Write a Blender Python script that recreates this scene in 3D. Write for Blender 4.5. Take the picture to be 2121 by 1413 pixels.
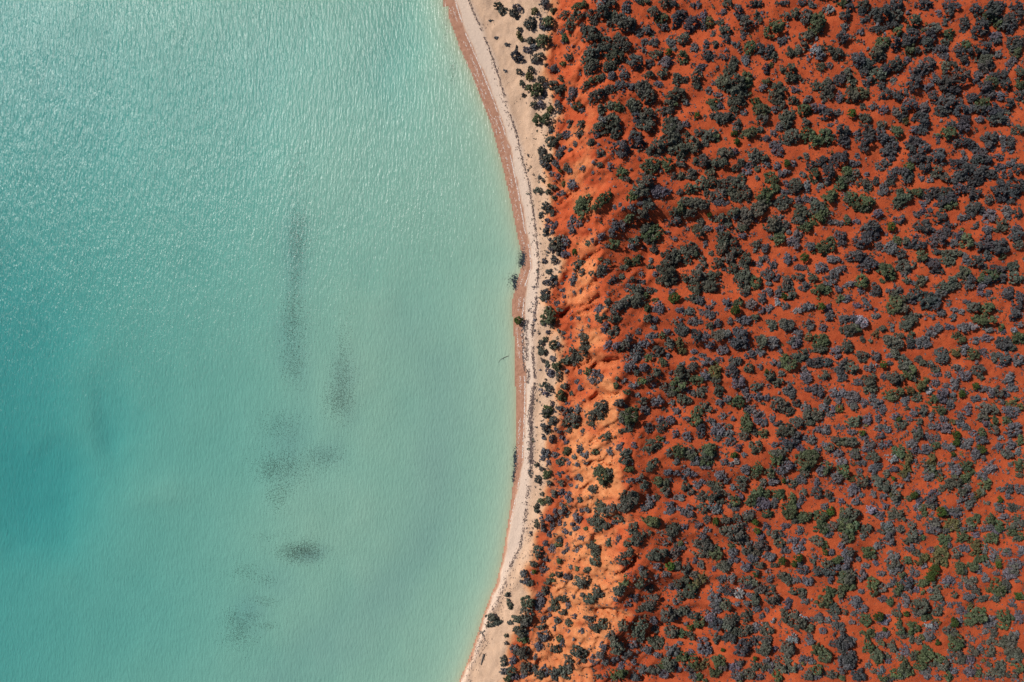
import bpy, math, random
import numpy as np
R = math.radians
for o in list(bpy.data.objects): bpy.data.objects.remove(o)
scene = bpy.context.scene
COL = scene.collection
RNG = np.random.default_rng(20240)

# ---------------------------------------------------------------- camera, sky, sun, exposure
CAM_H = 98.98          # metres above the water, looking straight down
cam_d = bpy.data.cameras.new('camera'); cam_d.lens = 24; cam_d.sensor_width = 36
cam_d.clip_start = 1; cam_d.clip_end = 3000
cam = bpy.data.objects.new('camera', cam_d); COL.objects.link(cam)
cam.location = (0, 0, CAM_H); scene.camera = cam

SUN_EL, SUN_AZ = R(40.5), R(150)      # elevation; azimuth counter-clockwise from +X
world = bpy.data.worlds.new('World'); scene.world = world; world.use_nodes = True
wn = world.node_tree.nodes; wl = world.node_tree.links
sky = wn.new('ShaderNodeTexSky'); sky.sky_type = 'NISHITA'; sky.sun_disc = False
sky.sun_elevation = SUN_EL; sky.sun_rotation = R(90) - SUN_AZ
wn['Background'].inputs['Strength'].default_value = 0.07
wl.new(sky.outputs[0], wn['Background'].inputs['Color'])
sd = bpy.data.lights.new('sun', 'SUN'); sd.energy = 4.6; sd.angle = R(0.53); sd.color = (1.0, 0.95, 0.88)
sun = bpy.data.objects.new('sun', sd); COL.objects.link(sun)
sun.rotation_euler = (R(90) - SUN_EL, 0, SUN_AZ + R(90)); sun.location = (-80, 50, 120)
vs = scene.view_settings
vs.view_transform = 'Standard'; vs.look = 'None'; vs.gamma = 1; vs.exposure = 0.0
vs.use_curve_mapping = False
scene.render.engine = 'CYCLES'
# ---------------------------------------------------------------- shrub survey
# each tile: origin x, origin y, zoom ; entries: kind x y rx [ry [lean]]
# kinds: a grey-green acacia, g greener acacia, d charcoal heath, s blue-grey saltbush,
#        b bright green round bush, w pale silver bush, o olive-brown bush
Z1 = 2121/370.0; Z2 = 4.242
SURVEY = [
(1390,0,Z1,"""d 80 215 75 95;d 250 270 88 98;d 160 150 45;s 390 180 62 45;o 455 260 50 72;s 380 295 42 60;d 40 40 48 40;a 145 450 76 66;g 140 665 66 72;d 445 650 60 85 -50;
s 350 800 62 44 40;a 650 360 72 62;d 660 450 46 50;d 850 190 76 42;a 890 270 58 92 0;s 1000 285 32;a 1025 165 40 46;a 1060 230 30 36;g 1240 320 118 78 35;a 1480 145 46 52;
a 1610 190 66 86;g 1740 260 88 108 0;a 1620 410 82 52 25;a 1740 350 50 40;w 1890 110 58 46;g 2050 30 60 42;d 2080 180 60 70;a 1550 560 74 58 40;a 1420 620 46 56;a 1500 610 36 46;
w 1720 590 72 60;s 1785 655 70 50;a 1870 580 84 50 -40;a 1990 630 82 66;g 940 560 58 88;d 1060 570 60 72;d 1165 610 62 92;a 1235 660 42 56;d 1140 810 46 60;o 1195 765 32;
s 860 420 42;s 770 510 50 45;a 530 520 46 40;s 500 400 26 46;s 625 660 56 46;s 290 560 50 60;s 420 520 40 50;a 750 750 62 80;a 700 815 72 60;a 640 960 78 92;
a 770 980 112 100;g 900 950 86 92;a 800 1090 112 72;a 780 1195 92 62;a 760 1290 46 40;a 310 920 66 82;a 320 1030 36 30;a 80 940 62 80;a 170 940 40 46;a 90 1110 82 76;
g 30 1230 46 50;s 190 1210 50 40;g 500 1210 72 46;a 520 1280 50 40;s 590 1270 40 50;s 450 1070 36 40;s 555 1120 50 30;s 510 990 26;a 620 1375 132 46;s 870 1330 36 46;
g 1005 1210 50 56;g 1080 1310 92 86;a 1280 1040 82 72;a 1260 1130 86 76;a 1310 1230 50 60;s 1230 1300 46 40;g 1140 960 46 40;s 1090 1030 50 45;a 1430 820 66;a 1420 910 60;a 1510 910 46;
a 1460 1185 56;a 1390 1370 76 70;g 1590 1300 76 72;s 1620 1170 66 46;a 1720 1010 40 52;a 1820 1010 60 46;a 1900 1030 56 50;a 1850 1120 86 66;a 1870 960 46 40;d 2020 920 95 66 35;
a 1780 780 46;s 1890 770 40;s 1750 1280 92 56;d 1850 1340 70;s 1990 1340 50;s 2000 1150 40 80;d 1010 40 92 42;d 800 100 56 60;a 680 40 62 46;s 620 140 46 40;a 590 260 36;
a 1390 180 56 40;d 1350 25 60 30;d 1560 25 50 36;s 1690 50 46 40;s 890 700 50 62;s 1330 470 66 46;a 1320 810 30 46;d 2040 440 72;s 2060 310 40 60;s 1480 1050 50;b 310 1370 30 42;s 45 580 34;s 260 60 36 30;s 330 45 28 46"""),
(1750,0,Z1,"""d 60 60 60 70;a 235 50 75 50;d 220 110 55 55;d 420 150 110 90 20;d 600 60 120 75 25;d 620 190 90 75;d 390 340 75 50;d 560 280 90 60;g 635 370 55 60;d 790 430 110 90 20;
d 600 500 75 80;g 470 500 85 65 40;a 400 600 120 60 45;a 440 650 60 60;d 960 45 110 55;d 1280 60 100 60;d 1250 160 60 60;s 1120 150 35 50;a 830 240 80 75;a 1070 320 80 70;
d 1020 430 80 90;d 990 520 80 70;g 780 570 70 65;d 860 590 60 50;g 1255 395 60 60;s 1190 260 40 40;a 1200 490 55 40;s 1150 590 95 60;s 1200 670 45 45;d 180 690 95 75;
d 280 760 75 70;d 250 850 65 60;d 610 770 130 80 10;d 480 820 75 60 40;a 400 880 90 80;d 440 1010 45 50;d 270 970 60 50;s 750 700 45 40;d 960 780 150 80 25;d 900 860 90 50;
d 820 980 90 95;a 1300 760 60 40;a 1200 780 45 60;s 1080 900 50 60;d 1340 930 170 120 35;d 1200 980 110 90;d 1290 1080 80 60;d 1220 1200 100 110;d 1190 1310 100 70;d 1060 1140 55 65;
a 90 960 65 60;g 220 1090 85 70;a 90 1110 85 90;a 40 860 50 60;d 490 1110 75 55 20;d 640 1130 65 60;s 730 1110 35;d 780 1240 80 65 20;s 930 1270 95 60;d 920 1360 90 50;
b 80 1350 45 45;a 670 1330 75 55;s 470 1300 60 50;s 350 1270 50 45;a 220 1260 45 35;s 590 1285 25;d 1440 230 60 50;d 1430 310 65 55;d 1570 90 65 60;d 1740 120 130 110 40;
g 1740 190 90 70;d 1830 60 90 70;d 1640 330 95 90 40;d 1900 250 80 80;g 1840 280 60 60;d 2040 200 80 80;d 2060 60 70 60;d 1980 330 60 60;s 1790 420 90 50;d 1800 470 60 50;
g 1450 530 60 50;d 1380 590 60 70;d 1480 600 50 40;d 1560 590 70 60;d 1690 570 75 75;d 1430 700 60 55;a 1680 700 75 75;d 1680 780 110 70;d 2040 500 90 90;g 2040 600 60 80;
s 1820 640 50 40;s 1990 740 75 50 30;a 2090 850 55 55;d 1850 900 100 60;g 1750 980 85 70;d 1670 1030 85 75;d 1730 1110 80 60;d 1930 990 80 60 -30;g 2090 1000 50 55;d 1530 1150 60 60;
g 1650 1210 75 60;d 1750 1290 120 70;d 1850 1330 75 60;d 1960 1230 75 75;d 1600 1280 75 60;s 1850 1130 60 50;d 2080 1120 50 60;d 1380 1290 75 70;s 1480 1310 65 60;s 1370 1200 50 40;s 1590 900 50 60;s 1560 960 40;s 580 960 35 50;s 200 370 40;s 220 240 35;s 1000 1020 60 50"""),
(1390,234,Z1,"""a 60 140 72 86;a 60 310 66 76;a 20 440 36 42;a 190 250 40 40;s 180 130 50 36;b 305 30 32 36;a 610 50 110 60;a 700 40 60 45;a 800 120 40 45;a 790 180 50 40;
b 755 245 36 30;b 775 340 36 40;a 470 260 92 72;g 520 290 60 50;a 400 360 50 45;a 260 370 86 92;a 140 440 86 82;a 330 215 50 45;g 940 230 90 62 25;a 1060 190 40 35;
a 1090 60 62 60;a 1040 30 60 40;a 1380 60 70 66;a 1370 130 76 56;s 1290 160 46 60;s 1220 240 40 42;s 1140 300 42 36;a 1430 280 92 82;a 1340 300 46 46;s 1240 370 70 50;
s 1280 450 62 66;a 1610 110 52 60;g 1640 250 80 72;g 1830 280 88 92;g 1740 330 80 66;a 1860 210 46 34;d 2040 220 95 86;d 2060 320 80 60;d 1830 30 82 56;s 1900 135 34 26;
a 650 470 86 70 20;s 760 460 40 50;a 580 590 90 66;a 1000 500 82 86;a 1110 540 50 46;a 390 560 90 66 -20;a 300 570 36 40;a 120 590 50 46;a 830 590 46 46;a 770 650 56 36 20;
s 920 620 56 40;s 1130 610 62 46;a 1030 660 30 40;s 900 690 60 40;a 470 700 62 66;a 240 720 72 66;a 130 750 52 50;a 40 750 36 56 0;a 840 760 50 50;a 380 830 62 72;
a 490 830 70 66;a 610 850 60 66;a 720 790 66 40;a 790 840 92 66;a 800 980 92 60;a 700 930 66 60;a 590 960 76 60;a 920 970 56 66;a 890 890 40 36;a 490 980 36 50;
a 420 960 34 40;a 240 890 72 60;a 110 935 34 36;g 1200 770 82 62 -35;s 1030 770 28;s 1350 710 80 40;b 1370 600 38 40;s 1460 600 44 40;s 1260 630 42 50;s 1620 510 40 46;
d 1780 570 90 50 35;d 1660 620 50 50;g 1710 740 66 72;d 1870 690 80 86;d 2000 540 110 82 35;g 2030 830 82 66;g 2090 690 46 56;s 1860 800 50 50;s 1780 870 40 46;a 1500 840 72 66;
a 1480 900 76 50;s 1620 870 50 66;s 1565 740 42 36;g 1230 900 66 55 40;g 1120 980 92 82;a 1080 1030 50 40;a 1060 1130 82 86;a 1160 1070 46 40;a 1340 1040 100 60;s 1520 1040 46 46;
s 1350 940 50 36;a 1330 1110 62 50;g 1900 1000 66 86;g 1930 950 50 46;a 1740 1100 82 72;s 1650 1020 80 40;a 1560 1170 92 86;a 1540 1270 76 56;g 1820 1190 62 92;g 1740 1250 76 56;
g 1610 1350 76 60;a 910 1170 80 72;a 760 1170 72 56;s 760 1230 40;a 880 1290 96 62 30;a 850 1360 72 46;a 610 1250 76 56;a 690 1310 46 46;a 1220 1310 90 86;a 1350 1320 56 46;
a 1270 1370 80 46;a 180 1050 66 56;a 280 1060 82 66;a 390 1080 66 72;g 110 1120 70 60 40;a 250 1170 72 50;a 60 1170 66 50;d 60 1270 72 60 20;a 185 1200 40 46;a 350 1300 50 46;
o 310 1370 66 40;s 580 1370 62 40;s 440 1370 60 36;s 600 1060 90 40;b 450 1210 24 26;s 2000 1310 62 36;s 1900 1290 46 30;a 2090 1010 36 60;s 1370 840 36 46;s 1290 1235 60 30;g 2090 1270 40 50"""),
(1750,234,Z1,"""a 250 70 70 60;s 180 30 50 40;d 480 30 80 40;a 450 140 60 46;d 670 50 55 45;o 730 80 36 56;d 930 80 85 100;d 940 180 70 70;s 820 195 50 50;d 280 210 85 80;
d 260 330 70 80;d 230 410 55 50;d 430 260 85 85;d 560 350 90 80;d 540 440 90 70;s 450 460 50 50;g 630 220 66 72;d 20 240 60 90;d 30 370 40 50;s 135 245 35;s 155 310 30 35;
d 830 330 90 70;d 800 420 60 60;d 940 400 70 80;d 860 530 85 70;d 990 550 60 50;d 960 640 80 62;d 1130 460 66 50;d 1120 520 80 60;g 1230 230 85 76;d 1270 130 60 50;d 1420 150 92 82;
d 1440 80 70 60;d 1220 30 80 40;d 1820 60 110 76;s 1610 75 46 42;s 1930 90 46 60;a 2070 190 70 60 40;d 1750 280 92 80;d 1740 380 70 66;d 1960 340 86 76;s 1890 410 25 50;d 1330 350 60 50 30;
d 1460 350 100 60 -15;d 1560 400 50 40;d 1640 500 110 80 -20;d 1700 550 70 50;d 1580 560 70 60;s 1420 510 40 60;s 1110 300 35 60;s 480 600 110 60 30;s 560 530 50 50;s 150 510 36 34;s 120 590 60 45;
g 40 680 60 60;a 130 720 56 56;a 40 770 70 50;d 370 800 50 50;a 240 830 66 66;a 280 880 45 55 0;d 570 740 62 66;d 540 820 60 46;s 610 680 50 40;s 260 720 30;g 770 640 56 60;
d 730 700 60 66;d 770 740 75 60;d 740 800 60 40;a 1100 690 60 60;a 1190 750 66 50 -35;s 920 770 36 34;s 1015 795 38 34;d 1340 590 80 60;d 1440 670 100 80 30;d 1400 740 90 60;
d 1300 810 60 46;d 1620 700 130 90;d 1560 810 100 70;d 1760 720 90 60;d 1850 640 65 40;d 1930 710 60 50;d 2080 650 70 66;s 1980 590 70 40 30;s 1830 520 50 40;a 710 980 110 76;
a 660 1050 90 56 40;g 880 940 70 46;d 1050 930 110 60;d 1000 990 80 40;d 1200 930 90 60;d 1240 1010 100 76;d 1160 1060 50 80;g 1250 1090 90 56 30;d 1150 1230 80 72;d 1370 900 80 60;
d 1530 940 92 70;d 1540 1000 60 36;g 100 1000 75 66;g 280 1060 76 92;g 150 1100 75 50;a 240 1130 60 40;s 400 1190 70 50 20;d 330 1350 105 76;s 40 1260 40 42;s 140 1290 50 36;b 550 1350 42 50;
d 660 1260 66 50;s 470 890 60 60;s 440 940 40 36;d 960 1340 95 76;s 980 1030 40;s 930 1070 45;s 930 1160 40;s 870 1200 50 40;d 1230 1350 50 66;d 1850 880 85 100 20;d 1870 1010 80 50;
d 2060 860 90 100;d 2020 960 80 60;d 1980 1040 50 40;a 1720 1020 46 56 -30;d 1540 1130 100 70 20;d 1510 1200 56 50;s 1400 1240 70 40;d 1630 1150 40 46;s 1720 1220 70 80;s 1940 1180 56 90;a 1880 1330 72 72;d 2070 1200 50 76;s 1560 1340 40 46;s 1700 1370 50 46;s 2060 1370 60 40;s 1020 1150 30;s 1080 1090 25"""),
(1390,468,Z1,"""a 230 280 92 86;a 290 330 46 50;a 190 400 48 52;a 50 360 62 76;a 30 450 46 50;a 30 610 56 76;a 340 60 70 60;a 620 110 80 56;a 640 180 72 50;a 610 270 62 76;
a 740 180 50 46;a 760 300 76 60;a 690 390 70 50;a 890 390 76 60;a 880 440 66 46;a 740 500 62 66;a 560 440 66 60;s 630 510 30 30;a 370 400 36 46;a 410 460 32 36;a 340 500 36 50;
a 320 590 82 66;a 480 590 56 60;a 560 570 32 40;a 410 680 60 40;a 480 720 76 72;a 400 760 50 40;a 290 740 66 86;a 260 860 62 60;d 330 890 66 66;a 900 510 40 46;a 880 590 86 66;
a 840 660 80 56;g 1010 670 62 80;a 880 740 70 56;a 890 805 46 40;d 880 30 92 46;a 1210 30 82 66;g 1290 130 70 82;s 1190 130 36 26;s 1400 70 36 30;s 1500 110 60 60;s 1460 200 82 66;
d 2030 130 76 82;g 1880 220 70 92 10;g 1755 270 60 60;s 1650 240 66 56;b 1580 375 46 46;s 1390 390 56 60;s 1470 390 30;s 1930 400 76 50;s 1790 500 82 60;a 1520 600 62 46;
a 1690 620 56 46 -30;s 1580 720 56 66;s 1890 640 80 66;s 1960 560 80 60;s 2050 510 46 40;g 1770 750 80 60;g 1850 760 56 50;s 1990 750 60 40;g 2010 860 56 42 30;b 1775 955 46 42;
s 1890 1060 58 66;s 1880 970 52 40;s 1640 960 80 56;w 1510 1005 46 36;b 1340 835 36 36;s 1290 800 45 60 20;w 1270 900 36 46;a 1390 660 66 62;a 1380 740 70 50;a 1440 820 60 56;
s 1210 480 60 56;s 1160 580 72 66;s 1160 680 40 30;s 1160 790 50 60;s 1090 860 56 60;s 960 930 76 56;g 800 920 56 62;b 760 1005 55 50;s 670 930 62 66;s 450 1050 96 56;
s 440 960 36 30;s 110 1000 46 40;s 220 1010 60 46;s 280 1130 90 50;s 510 920 30 36;d 140 1240 80 86;d 300 1310 66 80;a 560 1290 76 66;s 650 1270 60 56;d 840 1290 86 92;
d 780 1370 80 40;a 1090 1350 56 56;s 1220 1360 66 46;s 880 1120 100 56;a 1000 1080 60 36;s 1080 1000 40 46;a 1390 1180 86 66;a 1340 1150 46 46;a 1210 1180 60 66;s 1650 1170 70 56;
s 1810 1210 46 50;s 2060 1110 66 50;s 2090 1240 40 66;o 1640 1320 40 42;g 1790 1350 86 60;s 1500 1290 60 66;s 1440 1370 50;o 100 1370 40 46;b 40 860 62 62;a 175 620 42 50;a 490 320 32;
s 1060 390 40;s 1135 380 36;s 1060 460 40 38;s 1130 260 56 56;a 1010 210 50 40;s 1000 290 36;s 850 115 60 36;s 40 150 40 36;s 410 210 30 46;s 700 1130 36 46;s 560 1150 50 46;a 460 1190 46 40;s 1170 980 60 46;s 1370 960 46 36;s 420 1290 40;s 390 1330 40;s 1540 490 80 36;s 1250 620 40 50"""),
(1750,468,Z1,"""a 20 140 36 56;d 360 60 110 76;d 220 170 90 86;d 190 230 50 40;d 150 350 115 76;d 300 430 110 60 -20;d 250 490 76 66;s 400 240 50 56;g 630 170 52 62;s 540 260 80 70;
d 650 320 90 60 -20;a 730 180 46 46;d 850 220 116 66;d 960 30 100 60;d 1120 150 100 90;d 1220 80 50 50;d 1370 110 66 60;g 1460 170 76 80;s 1300 210 60 46;g 920 350 66 60 20;
d 1050 450 100 70 -35;d 1110 530 80 40;a 730 460 96 66;a 740 530 60 50;s 700 570 36 40;g 500 540 92 92;g 560 590 60 50;g 215 660 76 72;s 70 690 70 40 20;s 200 760 46 40;
d 380 760 60 86;a 910 660 60 72;s 960 620 36;s 820 670 40 30;a 740 640 40 40;a 1260 320 130 46;d 1100 300 50 40;a 1240 420 86 56;s 1430 370 46 50;a 1560 420 66 66;s 1440 420 50 36;
d 1840 240 120 90;d 1720 220 100 60;d 1600 240 60 60;d 1700 350 66 60;d 1700 110 60 76;d 2050 110 90 76;a 2070 220 50 60;g 1880 360 34 36;a 2010 480 82 56;d 1820 510 110 50;
g 1740 590 120 66 20;d 1690 640 70 60;d 1870 620 76 60;a 2040 620 76 66;s 1660 480 40 36;a 1430 570 70 76;g 1450 540 50 50;d 1500 630 50 60;s 1480 700 60 50;a 1230 700 160 70 35;
a 1300 720 90 50 20;d 980 870 110 106;d 1110 820 110 66 35;d 1080 920 80 66;d 820 810 66 66;s 810 890 60 40;g 620 930 90 96;a 700 980 60 60;a 700 860 66 46;s 660 760 46 40;
s 540 770 50 40;a 600 800 44 44;s 30 860 46 46;s 260 900 56 40;s 270 960 50 42;s 150 940 50 36;w 210 1140 82 66;s 80 1100 80 50;a 70 1230 90 72 10;g 140 1220 60 56;
s 380 1070 56 36;a 780 1130 92 66 35;a 820 1070 86 46;a 740 1180 76 56;a 800 1280 36 40;s 560 1200 30 60;a 450 1220 50 36;o 375 1285 42 40;a 580 1360 110 50;a 500 1330 56 36;
a 660 1300 46 36;d 790 1360 46 60;s 920 1350 80 60;s 1030 1260 76 66;s 1120 1210 60 60;s 1160 1050 66 60;s 1040 1070 36 40;s 1290 1080 40 46;s 1240 1200 60 36;s 1430 1210 66 60;
w 1535 1185 52 46;a 1540 970 66 66;g 1710 970 80 70;g 1680 1110 110 70;g 1580 1110 46 50;d 1950 800 80 66;d 1960 840 60 40;d 2080 900 56 120;d 2030 1050 80 70;s 1720 800 50 46;s 1610 800 40 30;
s 1640 720 60 50;g 1865 1195 36 42;s 1890 1260 30 40;w 2015 1230 36 30;g 2070 1330 76 70;d 1900 1360 110 46;s 1700 1230 60 40;g 1330 1290 40 36;g 1390 1340 56 52;s 1560 1360 56 46;s 1690 1340 70 46;s 2090 1170 36;a 840 450 26 22;s 1245 910 30 40;s 1300 1000 50 30;s 1390 1020 46 30;a 215 1345 30 34;a 310 1365 24;s 1460 900 40;s 840 110 36 30"""),
(1390,702,Z1,"""o 105 50 42 52;s 320 30 70 40;d 810 60 100 66;s 610 110 66 62;s 470 60 60 56;o 135 140 52 42;a 1090 50 50 66;s 1220 40 76 66;s 1490 50 70 60;g 1790 40 92 56;a 1780 120 90 50;
a 2080 120 56 50;s 1960 150 60 76;s 1070 160 60 50;s 940 190 72 46 20;a 1550 200 92 66;g 1360 230 40 56;g 1410 300 82 76;d 770 270 76 66;d 730 390 76 76;a 930 350 62 46;
s 420 270 76 60;o 525 380 62 92;a 540 480 56 46;a 570 600 60 76;a 250 340 80 46 35;a 110 360 50 62;a 150 430 66 66;g 90 530 86 82;a 140 590 50 40;a 40 620 40 40;g 305 495 72 60;
s 420 430 66 60;s 130 300 30;a 130 710 66 52;a 205 730 42 46;a 360 630 62 60;s 270 650 36 36;s 590 760 50 46;g 790 750 90 66 20;s 910 690 46 56;s 800 510 86 66;s 890 610 50 50;
a 1010 580 56 46;s 1030 680 62 50;s 1070 550 32 30;a 1180 440 60 66 -35;a 1260 510 66 50;s 1310 410 46 40;s 1410 600 72 92;d 1720 280 100 66;d 1860 280 76 50;s 1610 450 66 76;
s 1580 370 50 46;d 2040 450 66 56;d 2030 330 60 110 30;a 1840 430 50 46;s 1740 620 100 62 -30;s 1640 600 46 40;s 1990 640 100 66;s 1990 740 40 36;a 1300 780 96 86;a 1410 860 66 56;
a 1500 760 50 46;s 930 830 72 46;s 1030 890 90 56;s 1090 1000 56 50;s 1030 960 46 46;g 900 1020 76 110 10;a 870 1150 56 60;a 1000 1110 46 46;g 1110 1130 62 46 -20;s 1210 950 46 46;
d 1290 1010 60 36;a 1360 1090 110 72;d 1490 1150 66 66;d 1420 1230 110 60;d 1390 1290 76 46;a 1510 990 66 60;a 1700 900 110 66;s 1610 830 60 56;s 1820 820 62 50;a 1660 990 60 46;
s 1840 1070 60 66;s 1760 1080 60 42;s 1690 1190 62 60;a 420 810 72 52 -25;g 320 880 62 72 15;g 300 980 72 66 30;d 360 1090 66 86;s 190 950 46 32;s 60 850 52 46;s 20 960 36 46;
s 190 1160 56 66;s 50 1130 40 46;s 560 1080 76 66;s 680 1130 70 46;a 690 1040 44 30;s 550 1180 50 46;s 700 1230 70 56;s 810 1300 42 56;g 90 1330 72 76;a 220 1350 76 56;g 450 1320 90 76;
a 1010 1290 76 66;b 745 1380 40 34;a 1280 1360 86 50;g 1640 1370 105 62;a 1880 1290 56 46;s 1830 1260 46 40;s 1990 1360 66 40;g 2050 1220 86 50;a 1960 1200 56 40;s 2010 1050 66 36;s 1900 890 52 40;
a 1860 740 46 46;o 2000 830 50 40;s 1940 820 40 46;b 1130 385 24 24;s 1280 310 40;s 1220 270 36 40;s 1300 140 30 50;s 1060 330 34 36;s 580 250 50 36;s 370 200 50 30;s 260 235 46 26;s 270 150 44 30;s 500 1010 40 46;s 620 920 40 40;s 480 970 36;s 740 950 32;s 1240 1270 40;s 1590 1180 40;s 1540 1300 50 40;s 660 710 50 40;s 1120 700 50 40;s 1250 730 40"""),
(1750,702,Z1,"""a 50 110 56 56;a 30 40 50 40;a 600 40 110 66;d 790 50 50 56;s 910 60 86 66;s 980 60 50 50;a 1380 20 60 40;s 1430 90 42 42;o 1330 160 50 56;g 1530 180 58 66;s 1430 160 46 60;
d 1170 200 82 92;d 1900 70 110 60;a 1990 100 50 40;d 1890 230 90 76;s 1870 300 60 40;s 2060 250 66 70;s 1640 140 46 50;a 210 210 80 60;s 365 210 56 62;a 600 180 66 50;s 540 200 46 30;
b 455 305 38 38;s 540 290 36 30;a 720 280 76 70;a 740 340 76 40;g 790 400 76 76;a 820 470 46 40;a 610 470 86 76;a 80 340 76 66;s 300 350 56 46;a 310 500 76 82;a 310 600 76 46;
s 160 520 56 42;s 90 690 86 82;s 330 700 50 50;s 450 440 40 32;g 590 660 100 66 25;o 775 615 52 46;a 860 690 66 50 -25;o 910 560 66 66;g 970 500 40 36;s 1080 530 50 46;
s 720 740 50 60 30;s 430 830 80 60;s 380 760 66 56;s 230 760 46 60;s 1330 340 56 46;a 930 280 40 36;a 1010 300 50 40;a 1080 360 50 40;s 1090 420 60 36;a 1600 370 66 66;a 1620 450 36 46;
s 1430 420 80 66;s 1320 500 60 66;s 1300 560 56 46;s 1210 550 40 34;s 1230 430 40 46;b 1550 560 42 38;b 1385 655 36 38;s 1390 610 46 30;s 1160 680 76 82;g 1050 720 50 52;s 1260 790 50 62;
s 1280 660 40 36;g 1140 850 72 52 -20;d 940 860 66 76;s 820 880 46 46;a 1840 630 60 62;s 1740 640 60 60;s 1640 590 60 40;s 1560 710 50 50;s 1970 490 66 90;s 1990 590 80 40;a 1670 840 76 70;
a 1640 930 60 50 30;a 1780 850 52 52;s 1470 850 56 60;s 1370 930 56 76;s 1190 1050 90 66;s 1170 960 46 50;s 1050 1030 52 46;a 890 980 46 42;s 880 1090 60 66;a 870 1140 60 60;g 880 1090 36 40;
a 670 1020 72 50;s 770 960 40 36;b 635 950 24 22;s 590 910 50 42;a 130 980 76 66;s 280 960 66 60;s 430 1060 66 50;s 530 1080 46 42;s 440 1150 46 40;b 200 1115 34 36;s 220 1160 46 36;
a 80 1230 100 52;s 300 1240 66 50;s 260 1310 56 40;a 130 1360 66 50;s 520 1240 50 40;g 660 1340 92 66;a 770 1380 50 40;s 430 1260 40 36;a 340 1380 60 40;s 810 1250 66 60;s 830 1320 50 42;
s 1070 1190 66 60;g 1090 1270 50 42;s 960 1310 90 60;s 970 1150 36;b 1320 1140 46 42;b 1320 1225 42 42;s 1240 1270 76 60;s 1430 1250 70 60;s 1510 1215 36;b 1630 1310 56 40 -30;s 1580 1350 66 60;
g 1640 1120 60 52;g 1780 980 66 56;a 1790 1080 52 56;s 1690 990 50 56;s 1640 1190 70 56;s 1530 1120 46 40;b 1285 1370 26;s 1980 860 96 60;g 1930 970 52 42;s 2010 1080 82 90;s 1990 1240 66 56;g 2090 1200 46 60;
o 1980 770 60 46;o 2090 810 36 40;s 1840 1280 60 46;a 1950 1360 60 56;s 2080 1350 50 50;g 2030 720 36 30;o 1280 990 36 30;s 100 1110 56 40;s 1030 920 40 50;s 1390 1010 60 50;s 1450 1060 50 40;a 1780 220 26 70 -20;s 1690 210 30;a 880 240 36 42;a 740 820 26;s 100 800 60 46;s 1920 660 40 34;s 1860 740 46 40;w 1850 1180 46 30;w 1020 620 40 40;s 400 940 36 60"""),
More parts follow.
